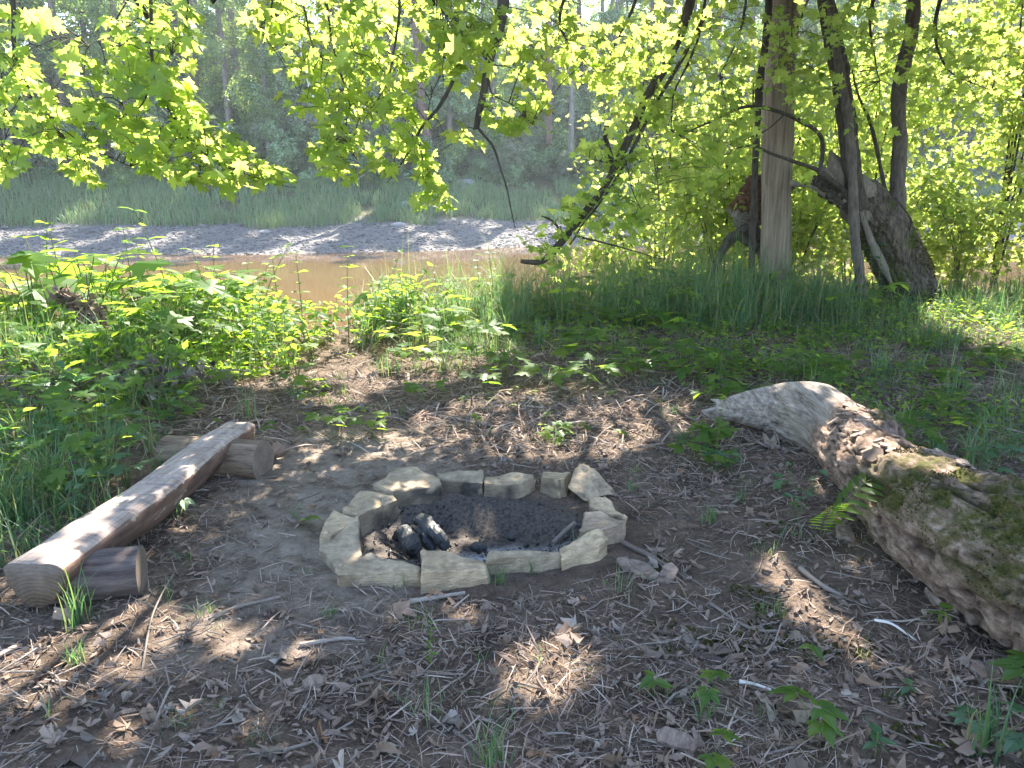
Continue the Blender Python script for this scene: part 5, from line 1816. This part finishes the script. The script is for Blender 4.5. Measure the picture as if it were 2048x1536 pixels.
acc = Acc()
n = 230000
x = rng.uniform(-4.5, 6.5, n)
y = 1.5 + 8.5 * rng.uniform(0, 1, n) ** 1.8
dn = fbm(np.stack([x, y, 0 * x], -1) * 1.7, 3, 72)
k = litter_ok(x, y, .6) & (rng.uniform(-1.1, .6, n) < dn) & (np.abs(x) < y * .75 + .2)
x, y = x[k], y[k]
m = len(x)
a_ = rng.uniform(0, 6.28, m)
TV = np.array([[-.5, -.014, 0], [-.5, .014, 0], [0, .020, .06], [0, -.020, .06], [.5, .010, 0], [.5, -.010, 0]])
TF = np.array([[0, 3, 2], [0, 2, 1], [3, 5, 4], [3, 4, 2]])
ln = rng.gamma(2.2, .019, m) + .010
V, F = scat(TV, TF, np.stack([x, y, gz(x, y, True) + rng.uniform(.001, .016, m)], -1), np.stack([np.cos(a_), np.sin(a_), rng.normal(0, .16, m)], -1), np.array([0, 0, 1.]) + rng.normal(0, .5, (m, 3)), ln)
n = 60000
x = rng.uniform(-3.5, 7.0, n)
y = rng.uniform(4.6, 10.4, n)
k = litter_ok(x, y, .6) & (rng.uniform(-1.3, .6, n) < fbm(np.stack([x, y, 0 * x], -1) * 1.3, 3, 73)) & (np.abs(x) < y * .72)
x, y = x[k], y[k]
m = len(x)
a_ = rng.uniform(0, 6.28, m)
V2, F2 = scat(TV * [1, 1.3, 1], TF, np.stack([x, y, gz(x, y, True) + rng.uniform(.001, .03, m)], -1), np.stack([np.cos(a_), np.sin(a_), rng.normal(0, .25, m)], -1), np.array([0, 0, 1.]) + rng.normal(0, .5, (m, 3)), rng.gamma(2.2, .035, m) + .02)
V, F = np.vstack([V, V2]), np.vstack([F, F2 + len(V)])
tag(link('dry_needles', mesh_from('dry_needles', V, F, M['needle'])), 'fallen dry needles and grass stalks strewn over the ground', None, None, 'stuff')

n = 5200
x = rng.uniform(-4.0, 4.0, n)
y = 1.5 + 6.5 * rng.uniform(0, 1, n) ** 1.6
k = litter_ok(x, y, .6) & (np.abs(x) < y * .75 + .2)
x, y = x[k], y[k]
m = len(x)
TV, FL = tube(np.array([[-.5, 0, 0], [-.2, .03, .01], [.15, -.02, .0], [.5, .02, .01]]), [.014, .017, .014, .009], 5, .2, 2, 5)
TF = np.vstack([FL[0][:, [0, 1, 2]], FL[0][:, [0, 2, 3]], FL[1], FL[2]])
acc = Acc()
a_ = rng.uniform(0, 6.28, m)
acc.add(*scat(TV, TF, np.stack([x, y, gz(x, y, True) + rng.uniform(.003, .015, m)], -1), np.stack([np.cos(a_), np.sin(a_), rng.normal(0, .12, m)], -1), np.array([0, 0, 1.]) + rng.normal(0, .3, (m, 3)), rng.gamma(2.5, .026, m) + .025))
tag(link('twig_litter', acc.mesh('twig_litter', M['twig'])), 'small broken twigs scattered over the forest floor', None, None, 'stuff')

n = 30000
x = rng.uniform(-3.4, 3.2, n)
y = 1.5 + 5 * rng.uniform(0, 1, n) ** 1.6
k = litter_ok(x, y, .62) & (np.abs(x) < y * .75 + .2) & (rng.uniform(-1, .6, n) < fbm(np.stack([x, y, 0 * x], -1) * 1.3, 3, 76) + .3 * x)
x, y = x[k], y[k]
m = len(x)
fv = np.array([[-.6, -.10, 0], [-.1, -.19, .05], [.62, -.14, .02], [.5, .07, .06], [-.2, .2, .0], [-.45, .02, .03]])
fv = np.vstack([fv, fv - [0, 0, .09]])
ff = np.array([[0, 1, 2], [0, 2, 3], [0, 3, 4], [0, 4, 5]] + [[b, a, a + 6] for a, b in ((0, 1), (1, 2), (2, 3), (3, 4), (4, 5), (5, 0))] + [[b, a + 6, b + 6] for a, b in ((0, 1), (1, 2), (2, 3), (3, 4), (4, 5), (5, 0))])
a_ = rng.uniform(0, 6.28, m)
V, F = scat(fv, ff, np.stack([x, y, gz(x, y, True) + rng.uniform(.004, .014, m)], -1), np.stack([np.cos(a_), np.sin(a_), 0 * a_], -1), np.array([0, 0, 1.]) + rng.normal(0, .3, (m, 3)), rng.gamma(2.2, .008, m) + .006)
tag(link('bark_litter', mesh_from('bark_litter', V, F, M['chip'])), 'chips of bark and wood scattered over the forest floor', None, None, 'stuff')

# bits of charcoal and ash crumbs in the pit
n = 500
a_ = rng.uniform(0, 6.28, n)
r = np.sqrt(rng.uniform(0, 1, n)) * .95
x, y = PIT[0] + .6 * r * np.cos(a_), PIT[1] + .44 * r * np.sin(a_)
V, F = scat(IV1 * [1, .7, .5], IF1, np.stack([x, y, gz(x, y) + .002], -1), rng.normal(0, 1, (n, 3)), rng.normal(0, 1, (n, 3)), rng.gamma(2, .0028, n) + .003)
tag(link('charcoal_crumbs', mesh_from('charcoal_crumbs', V, F, M['char'])), 'black charcoal crumbs strewn in the fire pit', None, None, 'stuff')
n = 900
x, y = -.06 + rng.normal(0, .2, n), 3.27 + rng.normal(0, .11, n)
k = pit_r(x, y) < .85
x, y = x[k], y[k]
V, F = scat(IV1 * [1, .7, .5], IF1, np.stack([x, y, gz(x, y) + .003], -1), rng.normal(0, 1, (len(x), 3)), rng.normal(0, 1, (len(x), 3)), rng.gamma(2, .002, len(x)) + .003)
tag(link('ash', mesh_from('ash', V, F, M['pebble'])), 'pale grey ash heaped at the near side of the fire pit', None, None, 'stuff')

# single leaves and sticks that can be picked out
DL = [mesh_from('dead_leaf', v, f, M['dryleaf']) for v, f in CUR]


def dead_leaf(px, py, s, label, group=None, mesh=None):
    s *= .72
    x, y = at(px, py)
    o = link('dead_leaf', mesh or DL[int(rng.integers(0, 8))], mat=basis([x, y, float(gz(x, y, True)) + .012], [math.cos(px), math.sin(px), 0], np.array([0, 0, 1.]) + rng.normal(0, .3, 3), s))
    tag(o, label, 'dead leaf', group)


for px, py, s, lab in [(935, 1255, .085, 'grey curled dead leaf in front of the nearest fire ring stone'), (1190, 1165, .07, 'dry leaf folded up beside the right front of the fire ring'),
                       (1420, 1310, .10, 'broad pale dead leaf right of the sunlit patch'), (1300, 1215, .09, 'grey crumpled leaf right of the fire ring'), (1340, 1210, .08, 'grey lobed leaf beside the crumpled one'),
                       (1530, 1150, .11, 'curled dead leaf left of the sunny patch at the log'), (1860, 1230, .10, 'pale dead leaf against the foot of the log'), (1700, 1360, .07, 'grey dead leaf below the white twig'),
                       (1960, 1440, .12, 'large grey lobed leaf at the lower right'), (1350, 1490, .11, 'flat broad brown leaf near the bottom edge'), (230, 1285, .09, 'pale curled leaf in the sun at the lower left'),
                       (380, 1290, .10, 'pale dead leaf in the sunlit litter below the bench'), (120, 1255, .12, 'big pale leaf near the end of the bench'), (345, 1165, .07, 'orange brown leaf beside the near bench support'),
                       (590, 900, .06, 'orange leaf beside the far bench support'), (110, 1500, .08, 'orange leaf at the bottom left'), (480, 1450, .08, 'orange brown curled leaf at the lower left middle')]:
    dead_leaf(px, py, s, lab)
i = 0
while i < 120:
    px, py = rng.uniform(0, 2047), rng.uniform(1150, 1530)
    x, y = at(px, py)
    if pit_r(x, y) < 1.4 or x > 1.55 and y > 2.0 or (x < -1.25 and y > 2.55):
        continue
    i += 1
    dead_leaf(px, py, rng.uniform(.03, .065), 'dry brown dead leaf lying in the foreground litter', 'dead leaves in the foreground litter')


def stick(pts, r, label, mat='twig', name='stick', group=None, cat='stick'):
    """pts: pixel x, pixel y, height over the ground"""
    p = np.array([[*at(a[0], a[1]), 0] for a in pts])
    p[:, 2] = gz(p[:, 0], p[:, 1], True) + [a[2] for a in pts]
    o0 = p[0].copy()
    k = max(10, 5 * len(pts))
    V, FL = tube(crv(p - o0, k), np.linspace(r, r * .55, k), 7, .25, int(pts[0][0]), 20)
    tag(link(name, mesh_from(name, V, FL, M[mat]), loc=tuple(o0)), label, cat, group)


stick([(855, 822, .01), (900, 832, .015), (950, 842, .01), (1000, 852, .012), (1042, 876, .005)], .012, 'long bent fallen branch on the ground behind the fire ring')
stick([(1745, 1272, .03), (1780, 1280, .025), (1815, 1296, .012), (1830, 1302, .005)], .005, 'thin white peeled twig in the litter below the log', 'fungus')
stick([(1478, 1374, .012), (1510, 1381, .012), (1541, 1391, .008)], .007, 'short white peeled stick in the foreground right of the middle', 'fungus')
stick([(285, 1345, .0), (305, 1265, .03), (330, 1215, .05), (352, 1180, .06)], .004, 'thin dark stick standing up in the litter by the bench')
stick([(95, 1350, .0), (118, 1375, .02), (135, 1400, .01), (215, 1424, .01)], .004, 'thin kinked dark twig at the lower left')
stick([(560, 1515, .006), (610, 1500, .01), (660, 1480, .01), (720, 1450, .006)], .006, 'straight pale stick at the bottom left of the middle')
stick([(305, 1470, .006), (340, 1400, .02), (352, 1388, .01)], .005, 'pale bent stick standing at the lower left middle')
stick([(820, 1210, .006), (870, 1198, .01), (930, 1185, .006)], .012, 'weathered piece of wood in front of the nearest stone')
stick([(1245, 1090, .006), (1310, 1125, .01), (1380, 1165, .006)], .014, 'flat split stick right of the fire ring')
stick([(1420, 1215, .006), (1500, 1262, .012), (1570, 1270, .006)], .008, 'stick in the litter left of the sunny patch at the log')
stick([(700, 1375, .006), (760, 1350, .012), (800, 1300, .004)], .007, 'straight brown stick in front of the sunlit patch')
stick([(908, 1475, .01), (935, 1500, .012), (958, 1528, .004)], .007, 'dark and white stick near the bottom edge')
stick([(420, 1250, .01), (480, 1222, .015), (560, 1200, .008)], .010, 'dark stick lying between the bench and the fire ring')
stick([(600, 1295, .01), (680, 1280, .012), (730, 1283, .008)], .009, 'dark stick in the litter left in front of the fire ring')
stick([(1600, 1150, .01), (1640, 1190, .02), (1690, 1215, .012)], .012, 'broken branch in the sunny patch beside the log')
i = 0
while i < 60:
    px, py = rng.uniform(0, 2047), rng.uniform(1120, 1530)
    x, y = at(px, py)
    if pit_r(x, y) < 1.6 or x > 1.4 or (x < -1.25 and y > 2.5):
        continue
    i += 1
    a_ = rng.uniform(0, 6.28)
    l_ = rng.uniform(30, 90)
    stick([(px, py, .008), (px + l_ * .5 * math.cos(a_) + 4, py + l_ * .2 * math.sin(a_) + 3, .014), (px + l_ * math.cos(a_), py + l_ * .4 * math.sin(a_), .006)], rng.uniform(.002, .0045), 'small broken stick lying in the foreground litter', 'twig', 'stick', 'small sticks in the foreground litter')

# slabs of bark shed by the log
for px, py, s_, lab in [(1285, 1150, .16, 'flat slab of shed bark right of the fire ring, largest of its heap'), (1335, 1160, .13, 'slab of shed bark lying against the right of the largest slab'), (1250, 1140, .10, 'dark slab of shed bark nearest the fire ring on the right'),
                        (1880, 1225, .14, 'slab of shed bark in the shade under the near half of the log'), (1690, 1080, .13, 'slab of shed bark in the shade behind the fern'), (1350, 1505, .12, 'rectangular brown slab of bark near the bottom edge right of the middle'),
                        (1985, 1370, .17, 'broad slab of shed bark under the near end of the log'), (630, 1385, .07, 'chunk of dark bark in the litter at the lower left of the middle')]:
    x, y = at(px, py)
    o = np.array([[-.5, -.2], [-.15, -.3], [.35, -.26], [.52, .02], [.4, .25], [-.1, .28], [-.48, .2]]) * s_
    t = np.c_[o, np.full(7, .022) + rng.normal(0, .004, 7)]
    V, F = rough_block(t, np.c_[o * 1.02, np.full(7, .004)], int(px), .006, 2, .003)
    k = link('bark_piece', mesh_from('bark_piece', V, F, M['barkslab']), loc=(x, y, float(gz(x, y, True)) + .004))
    k.rotation_euler = (rng.normal(0, .1), rng.normal(0, .1), rng.uniform(0, 6.28))
    tag(k, lab, 'bark slab', 'slabs of shed bark')
n = 5000
x, y = rng.uniform(.5, 1.75, n), rng.uniform(1.9, 3.7, n)
c = fbm(np.stack([x, y, 0 * x], -1) * 3.2, 3, 87)
k = (c > .42) & (pit_r(x, y) > 1.4)
x, y = x[k], y[k]
m = len(x)
V, F = scat(mv, np.array([[0, 1, 4], [2, 3, 4]]), np.stack([x, y, gz(x, y, True)], -1), rng.normal(0, 1, (m, 3)), np.array([0, 0, 1.]) + rng.normal(0, .4, (m, 3)), rng.uniform(.010, .022, m))
tag(link('ground_moss', mesh_from('ground_moss', V, F, M['moss'])), 'small brownish moss patches on the ground left of the log', None, None, 'stuff')

# dry brush at the left: a dead branch with shrivelled leaves and sticks round it
def dead_branch():
    x, y = at(190, 735)
    b = np.array([x, y, 0])
    root = thing('dead_branch', 'dead branch sticking up with dark shrivelled leaves, at the left', 'branch', tuple(b))
    d = y
    acc = Acc()
    q = PD(np.array([185, 192, 202, 198, 185, 178, 172]), np.array([735, 705, 668, 640, 612, 590, 545]), d)
    acc.addl(*tube(crv(q - b, 24), np.linspace(.016, .006, 24), 7, .2, 3, 10))
    q2 = PD(np.array([198, 170, 140, 112]), np.array([640, 622, 600, 588]), np.array([d, d - .05, d - .1, d - .1]))
    acc.addl(*tube(crv(q2 - b, 14), np.linspace(.010, .004, 14), 6, .2, 4, 10))
    link('stem', acc.mesh('stem', M['barkgrey'], True), root)
    t = np.vstack([crv(q2, 40), crv(PD(np.array([200, 196, 185]), np.array([665, 640, 610]), d), 16)])
    pos = t[rng.integers(0, len(t), 150)] + rng.normal(0, .035, (150, 3))
    V, F = scat(*CUR[3], pos - b, rng.normal(0, 1, (150, 3)), rng.normal(0, 1, (150, 3)), rng.uniform(.05, .10, 150))
    tag(link('shrivelled_leaves', mesh_from('shrivelled_leaves', V, F, M['chip']), root), kind='stuff')


dead_branch()
stick([(262, 672, .45), (320, 668, .52), (390, 672, .52), (430, 690, .46), (446, 720, .3)], .008, 'thin bare branch arching over the plants at the left', 'twig')
stick([(0, 800, .15), (90, 770, .2), (190, 745, .22), (300, 735, .15)], .016, 'long grey dead branch lying in the brush at the left', 'twig')
stick([(10, 705, .4), (60, 690, .42), (110, 668, .5)], .022, 'thick pale broken branch at the left edge', 'fungus')
stick([(180, 835, .02), (210, 800, .15), (245, 765, .28)], .026, 'weathered grey stick leaning up out of the dry brush', 'twig')
stick([(130, 770, .1), (230, 760, .14), (330, 745, .1)], .009, 'thin branch in the dry brush behind the bench', 'twig')
stick([(725, 700, .02), (728, 680, .16), (732, 655, .30)], .007, 'thin dead stalk standing at the back of the path', 'twig')
n = 420
x, y = rng.normal(-3.5, .55, n), rng.normal(6.0, .35, n)
acc = Acc()
a_ = rng.uniform(0, 6.28, n)
acc.add(*scat(CUR[1][0], CUR[1][1], np.stack([x, y, gz(x, y) + rng.uniform(0, .25, n)], -1), rng.normal(0, 1, (n, 3)), rng.normal(0, 1, (n, 3)), rng.uniform(.05, .11, n)))
n = 160
x, y = rng.normal(-3.5, .6, n), rng.normal(6.0, .4, n)
acc.add(*scat(TV, TF, np.stack([x, y, gz(x, y) + rng.uniform(0, .25, n)], -1), rng.normal(0, 1, (n, 3)) * [1, 1, .35], rng.normal(0, 1, (n, 3)), rng.uniform(.15, .45, n)))
tag(link('dry_brush', acc.mesh('dry_brush', M['twig'])), 'heap of dry brown brush in the shade at the left', None, None, 'stuff')

# ------------------------------------------------------------------ far bank: rocks, grass, bushes, wood
for px, py, s, lab in [(815, 472, .55, 'pale boulder at the far waterline left of the middle'), (798, 481, .42, 'low flat rock in the shallows beside the pale boulder'), (932, 463, .75, 'largest rounded boulder on the far gravel'),
                       (905, 462, .4, 'boulder left of the largest one on the far gravel'), (530, 487, .3, 'small dark rock at the far waterline on the left'), (690, 470, .3, 'small pale rock on the far gravel')]:
    p = P(px, py, WATER_Z + .15)
    V = IV3 * [s, s * .7, s * .42]
    V = V * (1 + .16 * fbm(IV3 * 1.3 + px, 3, int(px))[:, None])
    tag(link('boulder', mesh_from('boulder', V, IF3, M['rock'], True), loc=(p[0], p[1], float(gz_far(p[0], p[1])) + s * .08)), lab, 'boulder', 'boulders on the far shore')

n = 60000
x = rng.uniform(-38, 45, n)
s_ = 5.8 + 9.0 * rng.uniform(0, 1, n) ** 1.2
y = s_ + 39.5 + .28 * x + 1.1 * np.sin(x * .21) + .4 * np.sin(x * .73 + 1)
k = (fbm(np.stack([x, y, 0 * x], -1) * .45, 3, 81) > -.45) & (s_ > 6.4 + .8 * vnoise(np.stack([x * .6, 0 * x, 0 * x], -1), 6))
x, y = x[k], y[k]
m = len(x)
V, F = blades(x, y, rng.uniform(.35, 1.05, m), np.full(m, .045), rng.gamma(3, .17, m), 3, gz_far(x, y))
tag(link('far_grass', mesh_from('far_grass', V, F, M['fargrass'])), 'long green grass covering the far bank above the gravel', None, None, 'stuff')


def blob_crown(n, w, h, lumps, g, size):
    """foliage mass as sprays on uneven lumps"""
    c = np.stack([g.normal(0, w * .42, lumps), g.normal(0, w * .42, lumps), g.uniform(0, h, lumps)], -1)
    r = g.uniform(.18, .38, lumps) * w
    i = g.integers(0, lumps, n)
    d = norm(g.normal(0, 1, (n, 3)))
    pos = c[i] + d * (r[i] * g.uniform(.55, 1.1, n))[:, None] * [1, 1, .8]
    nd = d + g.normal(0, .5, (n, 3)) + [0, 0, .5]
    return scat(*SPRAY, pos, g.normal(0, 1, (n, 3)) + [0, 0, -.4], nd, size * g.uniform(.7, 1.3, n))


BUSHV = []
for q in range(6):
    g = np.random.default_rng(100 + q)
    V, F = blob_crown(1500, 2.0, 2.6, 14, g, .30)
    V[:, 2] = np.maximum(V[:, 2], -.2)
    BUSHV.append((V, F))
BM = {}
i = 0
for row, (s0, hs) in enumerate(((14.5, .95), (17.5, 1.5), (21, 2.0), (27, 2.2), (34, 2.4), (42, 2.8))):
    for x in np.arange(-36, 46, 3.0):
        x = x + rng.uniform(-1, 1) + row
        y = s0 + rng.uniform(-1, 1) + 39.5 + .28 * np.clip(x, -45, 60) + 1.1 * math.sin(x * .21)
        q = int(rng.integers(0, 6))
        mt = ['farbush', 'farbush', 'far', 'farpale'][int(rng.choice(4, p=[.45, .25, .2, .1]))]
        if (q, mt) not in BM:
            BM[q, mt] = mesh_from('far_bush', *BUSHV[q], M[mt])
        o = link('far_bush', BM[q, mt], loc=(x, y, float(gz_far(x, y)) - .2))
        o.rotation_euler[2] = rng.uniform(0, 6.28)
        sc = rng.uniform(.75, 1.2) * hs
        o.scale = (sc, sc, sc * rng.uniform(.8, 1.15))
        tag(o, ['dense green bush in the front row at the foot of the far wood', 'dense green bush in the second row of the far wood', 'tall dense bush further up in the far wood', 'bush among the trunks on the far slope', 'bush among the trunks on the far slope', 'bush among the trunks on the far slope'][row], 'bush', ['front bushes of the far wood', 'second row bushes of the far wood', 'tall bushes in the far wood', 'bushes among the far trunks', 'bushes among the far trunks', 'bushes among the far trunks'][row])

# trees of the wood across the river
def far_tree_mesh(q):
    g = np.random.default_rng(300 + q)
    h = g.uniform(17, 23)
    lean = g.normal(0, .5, 2)
    t = crv(np.array([[0, 0, -.5], [lean[0] * .3, lean[1] * .3, h * .4], [lean[0], lean[1], h]]), 14)
    acc = Acc()
    acc.addl(*tube(t, np.linspace(.24, .05, 14), 8, .15, q, 2))
    for k in range(12):
        f = g.uniform(.3, .95)
        p = np.array([np.interp(f, np.linspace(0, 1, 14), t[:, c]) for c in range(3)])
        a_ = g.uniform(0, 6.28)
        L = g.uniform(1, 2.4) * (1.25 - f)
        acc.addl(*tube(np.array([p, p + [math.cos(a_) * L * .5, math.sin(a_) * L * .5, .2], p + [math.cos(a_) * L, math.sin(a_) * L, .1 - .3 * f]]), [.04, .025, .01], 4, cap=False))
    lumps = 30
    f = g.uniform(.22, 1.0, lumps)
    c = np.stack([np.interp(f, np.linspace(0, 1, 14), t[:, k]) for k in range(3)], -1)
    rad = 2.1 * (1.15 - f * .75)
    a_ = g.uniform(0, 6.28, lumps)
    c = c + np.stack([np.cos(a_) * rad * .65, np.sin(a_) * rad * .65, 0 * a_], -1)
    r = rad * g.uniform(.3, .6, lumps)
    n = 2000
    i = g.integers(0, lumps, n)
    d = norm(g.normal(0, 1, (n, 3)))
    pos = c[i] + d * (r[i] * g.uniform(.4, 1.15, n))[:, None] * [1, 1, .75]
    leaf = scat(*SPRAY, pos, g.normal(0, 1, (n, 3)) + [0, 0, -.6], d + g.normal(0, .6, (n, 3)) + [0, 0, .5], .42 * g.uniform(.6, 1.3, n))
    return acc, leaf


FT = []
for q in range(7):
    acc, leaf = far_tree_mesh(q)
    tm = {b: acc.mesh('trunk', M[b], True) for b in ('barkfar', 'barkred')}
    lm = {b: mesh_from('crown', *leaf, M[b]) for b in ('far', 'farpale', 'farbush')}
    FT.append((tm, lm))
cnt = 0
for row, s0 in ((0, 19), (0, 16.5), (1, 24), (2, 30), (3, 37)):
    for x in np.arange(-38 - row * 4, 48 + row * 3, (2.7, 3.6, 4.2, 4.6)[row]):
        x = x + rng.uniform(-1.8, 1.8)
        y = s0 + rng.uniform(-2, 2) + 39.5 + .28 * np.clip(x, -45, 60)
        qx = 1024 + 1550 * x / (y * CP)
        if s0 < 20 and min(abs(qx - k_) for k_ in (635, 845, 1098, 1144, 392)) < 55:
            continue
        tm, lm = FT[int(rng.integers(0, 7))]
        root = thing('forest_tree', ['slim tree at the front of the wood across the river', 'tree in the middle of the wood across the river', 'tree further back in the wood across the river', 'tree at the back of the wood across the river'][row], 'tree', (x, y, float(gz_far(x, y))), ['front trees of the far wood', 'middle trees of the far wood', 'further trees of the far wood', 'back trees of the far wood'][row], rng.uniform(0, 6.28), rng.uniform(.9, 1.25))
        link('trunk', tm['barkred' if rng.uniform() < .3 else 'barkfar'], root)
        link('crown', lm[['far', 'far', 'farpale', 'farbush'][int(rng.integers(0, 4))]], root)
        cnt += 1
# the ones that stand out
def far_trunk(name, label, pts, mat, bare=False):
    k = np.array(pts, float)
    p = np.c_[PD(k[:, 0], k[:, 1], k[:, 2]), k[:, 3]]
    c = crv(p, 20)
    b = c[0, :3].copy()
    root = thing(name, label, 'tree', tuple(b))
    link('trunk', mesh_from('trunk', *tube(c[:, :3] - b, c[:, 3], 10, .08, 3, 2), mat, True), root)
    if bare:
        acc = Acc()
        for i in range(34):
            f = rng.integers(4, 19)
            q = c[f, :3] - b
            a_ = rng.uniform(0, 6.28)
            L = rng.uniform(.8, 2.2)
            acc.addl(*tube(crv(np.array([q, q + [math.cos(a_) * L * .5, math.sin(a_) * L * .5, .15], q + [math.cos(a_) * L, math.sin(a_) * L, -L * .5]]), 7), np.linspace(.03, .008, 7), 4, cap=False))
        link('dead_branches', acc.mesh('dead_branches', M['barkfar']), root)


far_trunk('birch', 'leaning white birch trunk in the dark wood across the river', [(660, 360, 51, .15), (640, 265, 51, .14), (628, 205, 51, .13), (618, 165, 51, .12), (600, 90, 51, .1), (585, 20, 51, .07)], M['birch'])
far_trunk('pine', 'reddish pine trunk leaning in the middle of the far wood', [(862, 300, 53, .32), (850, 255, 53, .30), (842, 180, 53, .28), (836, 110, 53, .25), (826, 0, 53, .2), (815, -100, 53, .15)], M['barkred'])
far_trunk('pine', 'reddish pine trunk behind the middle maple boughs', [(690, 300, 54, .36), (692, 200, 54, .34), (694, 100, 54, .3), (696, -50, 54, .22)], M['barkred'])
far_trunk('pine', 'straight pine trunk left of the bare dead tree in the far wood', [(1098, 290, 56, .26), (1098, 200, 56, .25), (1098, 100, 56, .22), (1100, -60, 56, .16)], M['barkred'])
far_trunk('dead_tree', 'grey dead tree with drooping bare branches in the far wood', [(1142, 310, 55, .2), (1143, 240, 55, .19), (1144, 170, 55, .16), (1144, 110, 55, .12), (1145, 60, 55, .05)], M['barkfar'], True)
far_trunk('pine', 'dark straight trunk at the left of the far wood', [(392, 300, 55, .3), (390, 200, 55, .28), (388, 100, 55, .25), (386, -60, 55, .2)], M['barkfar'])
far_trunk('dead_branch', 'bleached fallen branch at the foot of the far bushes', [(700, 385, 50, .06), (715, 360, 50, .05), (735, 345, 50, .02)], M['birch'], False)

# the wood behind, one mass
n = 26000
x = rng.uniform(-75, 85, n)
y = rng.uniform(40, 62, n) + 39.5 + .28 * np.clip(x, -45, 60)
hh = 4 + 20 * rng.uniform(0, 1, n) ** .8
p = np.stack([x, y, gz_far(x, y) + hh], -1)
k = fbm(p * [.22, .22, .16], 3, 91) > -.18 + .02 * (hh - 12)
p = p[k]
m = len(p)
V, F = scat(*SPRAY, p, rng.normal(0, 1, (m, 3)), rng.normal(0, 1, (m, 3)) + [0, -.3, .5], rng.uniform(.7, 1.4, m))
tag(link('far_woods', mesh_from('far_woods', V, F, M['far'])), 'hazy green wood closing the view behind the trees across the river', None, None, 'stuff')

ORD = 'leftmost,second,third,fourth,fifth,sixth,seventh,eighth,ninth,tenth,eleventh,twelfth,thirteenth,fourteenth,fifteenth,sixteenth,seventeenth,eighteenth,nineteenth,twentieth,twenty-first,twenty-second,twenty-third,twenty-fourth,twenty-fifth,twenty-sixth'.split(',')
for grp, what in (('front bushes of the far wood', 'front row of bushes above the far grass'), ('front trees of the far wood', 'slim trees at the front of the far wood')):
    row = sorted([(1024 + 1550 * o.location.x / (o.location.y * CP + (EYE - o.location.z) * SP), o) for o in C.objects if o.get('group') == grp], key=lambda t: t[0])
    row = [o for px, o in row if 20 < px < 2028]
    for i, o in enumerate(row[:26]):
        o['label'] = ('leftmost' if i == 0 else ORD[i] + ' from the left') + ' in the ' + what

# ------------------------------------------------------------------ damp summer air
bm = bmesh.new()
bmesh.ops.create_cube(bm, size=1)
me = bpy.data.meshes.new('haze')
bm.to_mesh(me)
bm.free()
hz = link('haze', me, loc=(0, 80, 21.5))
hz.scale = (330, 230, 57)
m, nt, out = new_mat('haze_air')
v = N(nt, 'ShaderNodeVolumePrincipled')
v.inputs['Color'].default_value = (.80, .90, 1.0, 1)
v.inputs['Density'].default_value = .0007
v.inputs['Anisotropy'].default_value = .3
nt.links.new(v.outputs[0], out.inputs['Volume'])
me.materials.append(m)
tag(hz, 'thin pale haze of the damp summer air over the river', None, None, 'stuff')
